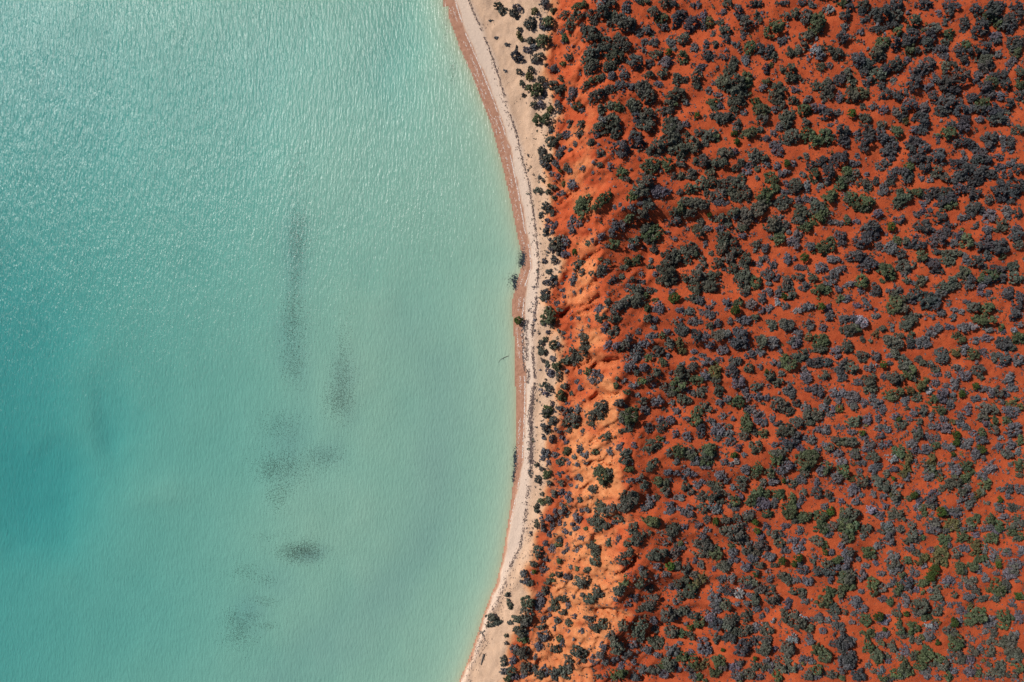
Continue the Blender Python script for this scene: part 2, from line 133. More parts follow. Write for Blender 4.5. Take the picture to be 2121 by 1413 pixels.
(1390,936,Z1,"""a 230 40 76 56;s 290 110 56 60;a 440 40 90 70;g 430 120 70 66;s 420 180 80 30;a 90 20 50 36;s 50 110 50 40;b 745 40 42 34;s 870 40 40 30;s 640 130 46 46;s 720 150 40 36;w 780 110 40 36;
g 1030 200 62 66;g 980 270 56 50;s 880 210 56 62;g 1250 80 76 72 35;a 1330 110 56 50;s 1390 160 70 56;s 1310 220 76 50;g 1640 90 110 100 35;g 1600 190 60 40;a 1600 260 56 50;
g 1860 200 66 66;s 1790 230 56 66;s 2040 120 66 46;g 2060 220 60 76;s 1970 310 70 76;g 1185 260 60 60;s 1220 350 80 50;a 1100 370 42 46;s 590 270 70 60 30;a 830 330 66 46;
a 850 410 56 56;b 1335 345 24 26;s 1370 330 36 40;a 1460 380 60 52;s 1550 340 60 66;s 80 250 56 40;s 190 230 46 60;s 270 270 46 40;a 190 420 66 50;a 240 480 50 36;s 310 390 56 40;
a 470 390 46 40;a 560 410 60 40;s 740 430 40 40;a 370 540 60 56;a 500 520 80 80;a 600 490 60 40;a 600 600 52 46;s 530 680 96 60;a 380 680 50 66;s 200 720 76 82;s 100 550 62 46;
s 810 540 56 46;g 770 600 62 72 20;s 740 660 60 50;s 700 540 32;g 1050 490 62 66;g 1130 510 56 56;g 960 590 76 60 10;s 1080 620 90 70;g 1145 740 56 52;s 920 740 82 40;a 910 780 56 46;
g 1290 510 72 66;s 1230 620 60 60;g 1440 600 56 86 0;g 1410 710 82 76;s 1560 570 50 46;g 1580 780 110 60 15;a 1490 820 50 40;d 1740 490 62 76;s 1730 360 26 90 10;a 1870 510 46 46;s 1910 560 36 46;
a 1580 480 40 40;s 2030 600 40 42;s 1830 650 56 40;b 1890 700 46 52;g 1800 770 82 70;g 1800 900 82 70;a 1930 880 66 52 20;s 1880 980 56 46;g 2080 760 70 70;g 2080 880 80 90;a 2070 1020 66 60;
a 780 790 52 52;b 530 830 36 44;a 650 810 56 50;a 430 800 50 36 20;b 1000 835 38 38;b 1020 940 36 36;s 1140 880 46 50;s 1360 890 44 46;a 760 960 120 90;a 840 1030 92 70;a 640 930 60 46;
s 330 870 56 36 30;s 160 900 40 46;s 430 930 46 40;a 30 920 62 90;g 110 1085 34 30;s 130 1130 56 40;a 50 1200 60 76;a 410 1110 96 80;a 380 1210 86 56;g 530 1200 76 76;a 310 1090 46 50;
a 1240 980 76 52;a 1290 1080 66 52;s 1340 990 40 30;a 1080 1110 90 56;a 1020 1190 70 56;a 910 1160 66 76;s 920 1080 46 40;s 980 1260 66 50;g 720 1150 40 52;s 740 1200 60 56;s 770 1280 50 40;
a 640 1360 66 60 30;s 700 1310 40 36;s 1180 1240 70 56;s 1350 1170 76 50;s 1450 1050 82 40;s 1520 1150 66 66;s 1570 1070 42 40;b 1310 1290 46 46;b 1505 1255 46 46;b 1455 1330 32 36;s 1540 1330 66 40;
a 1740 1060 62 56;g 1820 1110 50 46;b 1825 1190 28 30;s 1710 1240 36 34;s 2020 1110 40 42;g 1970 1300 76 46 20;a 1860 1330 66 50;s 2080 1240 60 80;s 1900 1200 50 46;s 900 1360 60 46;a 1050 1350 66 46;
a 60 1360 60 50;b 15 1360 32 42;a 180 1380 56 40;s 280 1290 40 40;s 360 1350 46 50;a 1230 1350 50 30;s 1080 1010 50 46;s 1540 950 50 50;a 1990 1040 0;s 650 340 46 46;s 160 310 40;s 1500 660 40 46;s 380 350 36;s 90 680 30 40;a 20 660 36 60;s 380 990 46 40;a 1700 1310 30;a 1660 1280 22"""),
(1750,936,Z1,"""s 130 40 60 50;a 350 60 66 60;s 210 140 60 36;w 570 80 66 46;a 700 20 90 40;o 770 60 52 62;s 840 110 36 30;s 960 10 80 30;o 1040 110 66 72;a 1030 200 60 50;s 1010 270 76 76;g 1060 250 36 60;
a 960 160 40 36;s 1150 150 46 36;a 1120 250 36 50;o 1130 320 34 40;s 1260 140 40 40;s 1310 220 76 60;g 1460 170 60 60;g 1510 240 50 36;s 1740 190 70 60 30;s 1670 240 60 40;s 1560 50 60 50;a 1920 40 70 40;
s 1650 60 36 36;g 2080 160 60 66;o 730 200 52 76;o 700 270 50 40;s 740 300 50 50;s 360 210 72 60;s 400 160 50 40;a 500 260 30 50;b 565 315 24 26;s 180 230 36 36;a 370 300 40 36;a 210 350 76 66;
s 70 480 60 50;s 130 430 60 60;o 80 330 34 34;s 300 370 26 40;a 440 380 100 66 -35;a 490 430 56 50;s 580 460 50 66;a 610 530 66 60;s 610 600 52 46;o 570 510 36 42;s 350 510 40 40;s 460 530 50 40;
s 650 400 60 36;b 815 505 42 46;g 755 560 38 36;s 885 490 32;s 1050 490 60 46;d 1040 570 70 76;a 1030 640 60 42;g 925 670 50 40;s 870 670 46 56;g 950 740 36 42;s 890 780 40 36;s 890 580 40 50;
a 1310 350 70 66;a 1230 410 90 56 25;g 1440 320 66 66;a 1390 470 66 56;s 1460 430 50 46;s 1400 550 76 36 40;g 1310 290 36 30;g 1680 380 66 66;s 1640 300 86 50 -20;o 1580 520 66 46 40;a 1510 590 56 36 30;
a 1480 640 52 50;s 1510 520 50 36;a 1630 480 46 40;a 60 760 110 96;g 60 880 100 96;g 60 1010 60 66;w 320 690 62 52;g 370 730 30 40;s 450 650 60 46;s 440 770 52 60;a 610 730 82 72;
s 510 870 60 56;a 500 940 76 50;s 530 1010 82 82;a 270 920 76 50;s 230 1010 42 40;a 670 920 60 40;b 1140 710 46 56;g 1190 740 40 36;s 1180 680 50 40;d 1310 690 66 40;s 1310 740 80 46;
a 1080 840 66 60 30;s 1050 910 86 72;o 1280 880 105 60 10;a 1360 860 36 46;a 1220 940 50 40;g 1550 820 92 52 40;a 1500 890 60 46 35;g 1400 1000 66 72;s 1410 930 40 40;g 1190 1040 72 60;s 1220 1050 46 40;
g 1740 800 62 60;s 1720 880 50 60;g 1840 890 62 60;s 1830 940 76 46;g 1740 1030 76 66;a 810 980 60 66 45;a 770 1040 80 40 45;g 920 1020 38 36;a 860 1040 56 50;s 900 950 36 30;a 800 870 36 46;
s 790 1140 56 52;a 860 1200 70 36 -20;o 910 1290 76 46 30;o 960 1250 50 40;s 1030 1160 46 36;o 1160 1190 80 66;o 1110 1280 72 66;o 1190 1310 60 60;s 1240 1110 46 36;b 1070 1380 56 36;g 740 1290 60 40;
s 580 1250 82 66;a 590 1330 66 66;s 410 1120 62 46;g 280 1190 72 56;a 320 1240 46 46;a 70 1200 56 50;s 40 1290 66 80;g 1380 1360 50 50;g 1530 1350 56 46;s 1600 1370 60 46;o 1550 1080 62 52;s 1430 1150 66 46;
o 1550 1180 52 56;a 1340 1220 50 60;s 1670 1160 42 56;g 1600 1265 46 46;g 1665 1270 40 46;s 1770 1220 50 76;b 1820 1340 36 34;g 1830 1280 30 46;s 1940 1200 60 50;a 1920 1170 50 30;a 1970 890 50 60;g 2000 950 56 46;
a 2070 860 60 60;a 2050 790 46 40;s 1890 770 52 46;d 1960 440 46 66;s 2090 450 56 60;b 1840 565 28 36;s 1840 660 50 60;a 2010 660 90 46;s 1940 520 40;a 2040 1020 46 50;g 2100 1010 30 50;s 2100 1180 40 60;s 2020 1330 90 60;s 1690 1340 46 46;s 1560 990 50 40;a 1690 610 36 22;s 1320 80 34 30;b 1285 30 24;s 380 1320 36 36;s 160 1280 36 36;s 250 1360 50 36;s 940 1350 40;s 1640 920 36;s 1850 450 46 30;s 1970 160 30;a 2080 270 40 30;a 690 800 36;s 130 590 46 50;s 210 520 40 30;s 580 200 60 40"""),
(1390,1166,Z1,"""b 15 45 32 46;a 70 50 50 50;a 180 80 62 56;a 650 50 72 60 30;s 510 65 32;a 280 150 56 50;o 360 200 90 60 40;g 270 270 80 70 45;a 240 350 92 66 20;a 110 250 72 56 45;a 180 190 46 50;
s 60 300 60 40;a 110 400 56 52;s 45 465 46 36;s 510 440 82 92;s 540 510 60 40;a 140 580 82 62;s 40 620 66 70;g 340 720 70 62;a 290 640 60 50;s 220 610 40;b 222 765 34 34;s 500 600 66 46;
d 540 740 76 86;s 480 660 76 40;a 660 510 62 66;a 1000 440 52 66;a 1010 110 40 40;b 1003 135 32 32;s 900 60 60 56;s 610 190 46 66 10;s 730 190 46 60;a 900 210 76 52;d 920 280 82 46;a 1000 240 40 46;
d 680 340 60 52;s 580 310 46 46;w 815 370 62 56;a 1080 310 76 60;a 1200 300 40 40;a 1210 430 86 72;s 930 390 36 36;a 1340 170 50 66 -30;a 1390 200 60 66;s 1480 200 50 46;s 1570 70 76 60;b 1450 20 32 26;
s 1620 220 80 52;s 1170 190 40 46;d 1770 110 86 56;d 1890 110 70 56;a 1850 30 70 36;s 2030 50 100 60;g 2060 140 66 56;g 2070 250 66 76;a 1520 350 90 50;a 1570 390 46 40;s 1590 460 46 50;
s 1390 490 50 66;g 1890 350 66 60;g 1840 450 110 66 45;g 2020 370 66 60;a 1930 560 66 60;s 1960 640 40 46;a 910 630 60 72;s 1030 550 56 46;a 1010 440 50 56;s 1140 560 34 34;s 1090 640 40 36;
a 730 690 92 76;a 670 750 66 66;d 700 890 90 82;a 790 830 66 60;a 890 790 80 66;s 1010 780 62 56;a 1140 810 80 66;a 1360 640 56 76;a 1470 620 60 46;a 1510 720 92 92;w 1580 660 46 40;
w 1220 690 32 34;s 1650 680 50 36;d 860 1030 96 96 40;d 950 940 76 50 30;s 1040 910 46 36;a 1140 930 56 60;a 1120 1030 82 86;w 1460 910 72 50;a 1390 1030 72 92 10;a 1440 1030 36 60;g 1740 1040 62 62;
g 1830 1110 80 86 -40;s 1680 770 0;a 1650 780 56 50;s 1800 810 46 40;s 1990 750 90 56 -25;s 1870 690 56 42;d 2030 930 110 90;d 2040 1040 50 56;s 2070 1220 90 100;s 640 1140 0;g 125 1120 82 50 20;a 145 1200 30 26;
d 30 1240 56 70;a 540 910 50 60;s 400 1000 90 90;s 40 1050 66 60;g 130 850 60 52;a 240 870 50 50;a 30 850 40 46;g 260 1170 66 66;o 370 1220 90 56 20;a 230 1260 52 46;g 570 1180 82 66;
a 620 1240 50 46;g 530 1300 76 66;s 270 1340 60 50;g 320 1360 56 50;s 760 1240 66 66;s 800 1340 70 66;a 930 1320 66 60;a 820 1190 46 40;a 1000 1240 40 56;s 1140 1170 46 46;a 1120 1240 80 46;s 1190 1250 40 66;
a 1390 1240 96 82;a 1270 1220 46 46;g 1270 1350 56 60;s 1060 1360 46 40;b 610 1030 20 30;b 992 1130 26 24;g 1740 1270 66 56;s 1610 1160 76 50;o 1565 1195 22;a 1650 1350 56 56;s 1740 1350 56 36;a 1900 1330 76 42;
s 1660 920 56 66;s 1750 690 60 40;s 1770 640 46;s 1680 1180 46 40;s 240 1070 36 40;s 110 960 36 26;s 550 560 50 36;s 90 1270 36;s 1530 1260 36 46;g 2040 1375 36;s 1920 830 0;a 2060 585 36 30;s 1900 190 40 50;s 1240 1030 32 36;s 780 480 36 40;s 900 480 40 36"""),
(1750,1166,Z1,"""a 40 170 90 82;g 60 250 76 82;s 20 40 60 46;s 210 150 66 76;a 590 30 80 50;s 570 90 56 50;s 640 70 46 46;g 680 140 46 46;d 750 230 76 66;s 750 310 56 46;s 590 210 46 40;s 450 130 56 36;
g 350 250 66 66;g 350 330 50 62;a 440 300 50 46;s 530 270 50 30;g 650 320 62 66;a 620 370 60 40;s 730 460 46 66;s 690 400 40;s 840 130 60 46;b 1060 80 56 52;b 1010 160 50 46;g 960 230 96 50 20;
a 1040 230 46 40;g 1380 70 52 66;a 1410 110 46 40;g 1530 50 56 56;s 1590 80 66 50;s 1980 120 76 82;a 2010 70 66 66;a 1820 20 40 40;s 1800 125 40 30;a 1500 210 82 52;s 1460 230 40 36;a 1510 290 60 40;
s 1680 180 50 56;s 1230 210 76 60;s 1200 260 40 40;a 1110 320 46 60;s 1020 330 40 36;a 1090 410 66 52;g 1850 310 82 92;a 1930 290 60 80;a 1640 420 72 46;a 1790 420 60 46;o 1720 330 36 30;a 1570 340 40;
s 1480 410 72 50;s 1380 280 32 50;a 1310 380 40 36;s 860 320 46 36;g 930 350 30;b 2045 390 36 40;g 2090 400 40 46;s 130 470 76 66;s 210 540 60 46;s 130 600 60 36;s 200 340 46 30;s 460 440 60 40;
g 540 465 46 52;b 400 635 52 48;s 480 680 86 60;g 260 690 62 72;b 727 605 32 28;a 620 600 56 40;s 650 520 26 50;a 860 480 46 46;a 930 530 92 76;a 880 600 66 40;g 970 650 66 52;
a 1120 580 72 56;s 1400 570 76 52;g 1560 650 110 92 25;g 1620 600 80 52;b 1295 710 40 52;s 1370 690 40 50;s 1750 700 82 76;g 1920 650 82 76;g 1890 750 66 46;a 1780 820 56 60;s 1670 820 46 36;s 2080 650 60 80;
s 2000 490 40 46;o 1495 500 40 32;s 1340 490 50 30;g 650 690 36 36;g 660 790 46 66;g 830 790 82 66;a 700 860 66 40;a 790 900 40 50;o 915 895 36 40;a 880 930 40;w 1000 740 50 46;s 1060 770 82 56;
s 1010 870 66 60;o 1100 710 40 36;g 290 850 66 62;s 420 890 66 52;g 430 950 36 36;a 575 1000 46 66;s 500 850 46 40;g 290 1000 56 86 0;g 380 1090 76 80 30;g 400 1170 50 50;d 60 1170 96 100;
d 30 960 90 76;s 110 920 40;s 60 1090 66 46;d 170 1340 86 76;a 500 1120 40 36;s 530 1170 46 32;s 280 1230 36 46;s 440 1290 46 46;g 980 1040 66 52;g 950 1120 92 76;g 910 1220 82 50 10;a 830 1110 50 46;
s 960 1290 60 46;g 1140 1150 82 46;a 1170 1220 70 66;a 1080 1200 50 46;a 1270 830 66 60;g 1320 900 76 62;g 1340 990 86 72;a 1340 1070 72 56;a 1370 1150 76 52;s 1490 1160 62 56;a 1530 1060 52 62;
s 1240 1100 40 46;b 1100 950 26 32;s 1520 915 36 30;a 1690 950 36;a 1720 1060 76 60;a 1870 940 92 76;a 1990 940 76 86;a 2000 1060 82 66;a 2060 1130 76 72;g 2070 1240 56 60;a 2000 1320 60 52;a 1850 1270 76 86;
a 1730 1320 66 40;s 1500 1290 82 66;g 1590 1300 40 66;s 1300 1280 56 46;g 1240 1360 56 66;s 1110 1370 40 40;g 710 1250 76 76;g 760 1300 52 56;g 610 1330 66 52;a 680 1340 60 50;a 570 1370 70 36;g 460 1380 50 36;
s 720 1050 50 60;o 715 1145 24;a 660 1130 32 36;a 350 1290 40 26;s 980 1330 60 50;s 1730 1380 50 30;s 2020 860 66 60;a 1720 1210 36 32;s 1600 1010 40 46;b 470 785 22 26;s 90 700 40 36;s 1160 480 32 36;s 1250 510 36;s 2060 210 30;o 1650 1165 24 20"""),
# bluff and beach strip
(900,0,Z2,"""a 555 40 40 28 20;a 600 90 45 30;a 700 110 45 35 -40;s 730 60 45 30 -20;a 840 190 50 55;d 860 230 35 30;o 880 90 30 34;s 970 40 46 55;o 1045 90 28 30;s 950 220 32 40;g 1000 185 55 45;s 990 240 50 25;
g 960 345 64 50;o 740 300 22 26;o 760 340 18 24;d 730 490 62 46 -40;d 720 420 16 24;a 745 250 22 18;a 845 350 36 30;s 870 410 30;a 905 500 60 40 30;s 880 530 30;s 820 430 40 30;
a 745 630 30 24 -40;a 850 610 36 24 -40;o 835 670 40 28 -35;g 880 780 72 52;a 935 700 36 40;s 975 750 24 28;a 770 730 24 30;a 785 835 18;a 870 920 30 28;s 930 920 40 44;o 1015 950 32 32;
g 905 1050 40 50;g 975 1040 46 48;a 1030 1130 22;a 1100 950 32 36;s 1080 900 30;a 1045 740 50 36;a 1130 770 60 36;a 1090 800 36;s 970 820 26;s 1060 600 60 40;o 1130 550 26;a 1180 500 40 26 -30;
a 1125 685 38 30;s 1200 600 0;a 1030 1240 46 60 -30;s 1030 1150 30;a 1100 1195 34 30;a 1000 1380 40 36;a 945 1340 36 56;s 1100 1350 40;s 1180 1180 66 36;a 1280 1180 46 36;s 1200 1320 26;s 1240 1260 36 24 30;s 1130 1310 36;
a 1290 1090 36 40;a 1160 1330 0;s 1240 820 70 52 30;g 1265 920 60 42 40;s 1300 980 36 40;s 1180 870 26;a 1430 830 80 50 30;a 1460 680 46 30;g 1390 700 62 30 20;a 1330 750 50 26 30;a 1470 960 40 40 30;
g 1610 930 50 44;a 1540 920 40 36;a 1720 920 36 40;a 1440 1110 60 40 30;s 1490 1040 42 40;a 1560 1060 66 72 30;a 1520 1130 70 30 40;a 1600 1160 46 56;d 1640 1300 72 82 20;d 1770 1250 76 62;d 1770 1180 50 40;
a 1380 1250 32 36 30;a 1460 1340 36 36 30;d 1780 1030 40 60;a 1870 1000 60 60;a 1870 1090 70 62;a 1760 930 50 70 -20;a 1860 810 86 92;a 1830 760 60 60;a 1550 780 60 36;s 1640 740 60 36;s 1730 750 36 42;
d 1760 530 66 66 -30;a 1600 490 66 52;a 1540 440 60 60 30;a 1560 570 60 40 20;a 1530 580 50 36;a 1650 380 76 66;a 1610 320 36;s 1560 660 42 36;s 1660 650 50 36;a 1400 450 76 62 35;a 1340 520 52 56;a 1390 580 56 70 20;
a 1510 350 50 40 40;a 1370 290 60 76;a 1420 290 50 56;a 1300 230 26 36;a 1640 190 120 76;a 1700 200 70 60;a 1480 100 60 50;a 1560 130 70 40;a 1400 170 36;a 1200 200 56 56;s 1140 280 50 30;g 1160 320 50 36;
s 1150 360 46 24;a 1150 130 46 36;a 1260 130 46 40;a 1380 120 50 36;g 1290 45 66 40;s 1690 60 56 46;a 1540 20 60 36;g 2000 150 56 44;a 1930 100 50 50;s 2000 225 46 40;s 1880 260 60 40;s 1800 290 40 40;
a 1950 470 50 40;s 2040 540 60 50;b 2055 460 26 28;a 1890 550 40 40;a 2010 640 44 42;a 1890 650 36;s 1970 740 32;s 2080 360 46;s 1930 370 40;s 1850 370 34;s 1840 440 30;a 2070 1100 60 80;a 2080 1210 66 60;a 1950 1300 80 66 20;
a 2050 970 60 40;a 2080 870 50 60;a 2040 20 60 40;a 1840 10 60 24;a 2080 1320 36 40;s 1430 1180 30;a 1200 1090 40;s 1540 1245 20;s 640 390 24 16;s 620 620 20 12;s 500 180 24 8;s 540 330 20 12"""),
(950,330,Z2,"""s 750 30 46 30;d 780 60 36 30;a 700 270 40 30;a 785 280 22 26;a 710 155 14 20;a 742 190 16 18;o 795 230 18 16;a 830 245 34 26;s 870 40 46 40;s 820 130 30 24;s 870 150 26;o 895 100 20;
a 960 70 40 40;s 1100 70 36 24 40;s 1015 215 56 52;o 925 220 24 30;s 990 100 30;d 770 420 50 50 30;s 725 490 26;a 820 470 20 36;d 780 535 24;s 840 570 40 36;d 770 630 34 36;s 820 635 20;
g 1105 400 62 92 15;g 1060 400 40 80 30;g 1260 360 90 44 45;s 1000 550 40 56 0;s 1060 560 40 36;s 1000 630 36 30;g 1430 120 50 50;o 1480 120 18;a 1480 175 32 28;s 1330 60 32 40;a 1240 50 28 24;s 1185 115 20 16;
g 1690 50 80 56;g 1840 40 50 52;d 1900 90 0;a 1650 190 62 66;a 1600 270 66 56;s 1770 280 82 56;a 2010 130 70 52;a 1900 140 30 40;a 2030 260 52 44;s 1945 285 22 26;g 1530 320 50 36;a 1670 390 50 46 -40;
a 1620 470 52 52;s 1590 385 24;g 1500 510 44 44;s 1440 570 32 50;s 1360 610 46 52;s 1520 415 32;s 1380 415 24;s 1420 395 20;s 1445 435 20;g 1700 640 106 66 10;a 1660 600 66 40 30;a 1680 700 60 40;
a 1550 710 42 42;s 1520 760 30;g 1365 745 50 44;a 1310 760 30 16;a 1140 735 30 26;s 1180 710 24;s 1250 680 28 40 30;a 1350 665 30 22;g 1930 420 66 56;a 2040 400 86 66;d 1910 530 52 52;a 1990 470 40;
a 1720 790 36 40;a 2030 810 82 76;a 1990 880 50 40;a 1870 870 76 66;a 1830 990 72 82;a 1830 1060 76 46;s 1780 960 50;a 1680 950 32 26;s 1730 1010 24;g 1560 890 56 36 30;g 1490 900 30 36;
a 1450 950 40 24;d 1840 830 0;a 860 740 60 50;s 820 780 36;s 940 830 40 36;a 890 820 30 24;b 1015 815 22 26;d 840 880 36 34;d 755 890 26 24;s 920 770 24;s 800 705 16;a 880 690 20;
a 1060 930 70 46 20;a 1090 990 36 26 30;a 1270 950 76 36 50;a 1180 1000 34 28;s 1020 1060 46 56;d 795 985 30 26;d 840 1040 36 26;d 800 1080 50 40;s 850 1090 20;d 770 1170 50 36 30;a 760 1220 46 30;
s 910 1095 15;s 925 1145 22;s 935 1205 24 16 20;s 1015 1175 18 26;s 1075 1160 16 30 0;d 1345 1070 66 26 50;a 1430 1030 30 22;s 1480 1110 36 22 20;a 1530 1050 30 24;a 1570 1150 60 50;a 1500 1230 90 46 35;
a 1580 1250 60 66;a 1400 1300 90 40 35;g 1650 1200 30;a 1690 1160 50 36;o 1720 1240 36 22;g 1660 1310 30 36;s 1760 1310 50 56;b 1905 1230 56 44;s 1880 1170 36;a 2080 1100 56 70;a 2070 1230 50 60;
s 2020 1330 66 40;s 1930 1320 30 32;a 1310 1260 30 30 40;s 1250 1310 50 32;s 1370 1390 50 26;g 790 1370 66 50;s 875 1265 40 24;b 540 1395 32 24;a 2100 610 40 50;s 1890 705 34;s 1950 650 30;s 2000 1040 36 30;s 950 720 40 46;s 780 590 24;a 840 340 24 20;s 905 300 40 30;s 970 820 0;s 1600 1080 40 30;s 1690 890 24;a 1550 795 18 14;s 1600 1000 24"""),
(950,620,Z2,"""g 790 150 66 66;s 740 210 30 26;b 525 185 32 36;a 820 240 20 18;a 880 85 24 20;s 990 170 20;s 1065 165 40 18;s 920 295 24 20;a 880 275 18;s 1150 185 18;a 1240 160 46 36;s 1250 90 50 30 10;
a 1370 170 56 36 10;g 1400 70 90 46 35;a 1480 40 80 50;a 1580 20 70 50;g 1655 75 34 40;s 1760 80 52 62;a 1310 30 26 34 -30;s 1285 235 46 26 45;s 1280 285 24 26;a 1360 285 50 42;s 1490 340 42 38;a 1460 390 42 44;
s 1390 400 46 30 40;a 1430 430 30;s 1310 400 42 24 50;a 1110 350 46 46;s 1070 310 36 14 45;a 1110 440 46 66 30;a 1010 460 36 60;a 980 530 70 40;g 965 545 36 28;a 1040 520 46 56;s 990 330 14 36;
a 720 380 24 22;a 760 350 24;a 840 400 46 40 60;s 880 395 16;a 740 460 40 40;a 745 540 18;a 700 420 14;s 800 290 40 16;s 830 520 30 26;g 865 590 42 38;s 810 640 46 40;a 780 570 20 36;a 880 670 30 42;
g 1140 640 36 36;s 1070 640 24;s 1210 650 50 36;s 1200 710 60 36;s 1260 690 30;s 1555 480 52 66;s 1540 540 40;g 1670 520 32 32;s 1630 600 42 36;s 1500 600 50 42;a 1560 640 30;a 1740 640 36 40;g 1795 555 34 32;
a 1750 460 52 50;s 1840 500 32 30;s 1580 280 28 28;s 1690 320 66 30;g 1790 320 26 30;a 1970 280 62 66;a 2080 340 46 56;a 1860 390 46 46;g 1945 380 34 40;o 1960 450 40 30;s 2000 470 30;s 2070 470 30;
a 1660 160 30 36;s 1720 180 36;s 1715 245 24;s 1830 280 30;s 2010 180 70 66;s 1940 100 32;s 2060 110 46;a 1985 640 76 60 30;a 1940 730 76 66;a 2060 590 46 36;a 1840 780 60 42;a 1960 770 36;a 1870 830 36 32;
a 2090 710 46 40;a 1985 880 66 42;a 2080 830 36;s 1740 890 56 52;s 1640 970 50 52;a 1620 895 40 30;s 1570 840 30 20;s 1540 760 60 26 20;g 1610 720 36 30;a 1680 690 36;g 1480 815 30 24;g 1385 760 20 26;
a 1390 695 18;s 1450 720 32 14 40;a 1410 910 50 26 20;s 1470 945 20;g 1510 1020 66 80 35;a 1450 1040 40 50 40;a 1500 1100 50 24;a 1470 1150 56 24 10;s 1300 960 0;a 1250 970 56 62 40;a 1180 1020 50 50;a 1170 1080 50 30;
a 1280 930 32 36;a 1260 1040 36 24;s 1050 960 36 42;a 960 1000 46 56;a 1030 1040 56 56;a 950 1090 46 42;a 980 1150 40 30;a 1030 1110 30;s 1070 780 26 30;s 960 920 30 26;g 905 850 46 46;a 800 790 30;
a 760 750 30 24;s 760 830 30;a 930 760 36 30;a 990 830 18 24;s 1040 720 24;s 890 960 30 24;s 825 920 20 26;g 785 980 40 50;a 770 1000 36 50;a 830 1070 40 36;d 770 1140 42 40;s 740 1110 24;d 820 1230 30 34;
s 750 1210 26;s 850 1140 16;s 1095 1160 22;s 885 1170 20;g 970 1335 50 44;s 760 1340 40 50;s 1070 1310 36 40;s 1120 1350 30 36;g 1205 1340 32 32;a 1330 1330 36 30;a 1295 1215 50 40 30;s 1335 1200 20;s 1420 1290 46 22 40;
a 1470 1350 46 40;s 1540 1285 26 24;g 1700 1310 56 60 35;g 1775 1230 30;s 1825 1265 18;a 1670 1140 50 40 45;a 1780 1130 60 40 30;s 1900 1180 30 36;s 1990 1210 52 46;a 1930 1320 52 50;a 2020 1360 52 46;g 2080 1070 56 76;
s 1860 1070 46 42;s 1770 1060 36;s 1910 970 40 32;s 1870 910 30;s 2000 1050 30 26;s 1840 960 0;s 1560 400 50 24;s 1640 390 40 36;s 1700 370 18;s 1860 650 18;s 1710 750 24 36;s 1100 890 14 10;s 1080 1080 0;s 1190 1130 14;s 850 990 10;s 910 1220 24;s 950 1260 40"""),
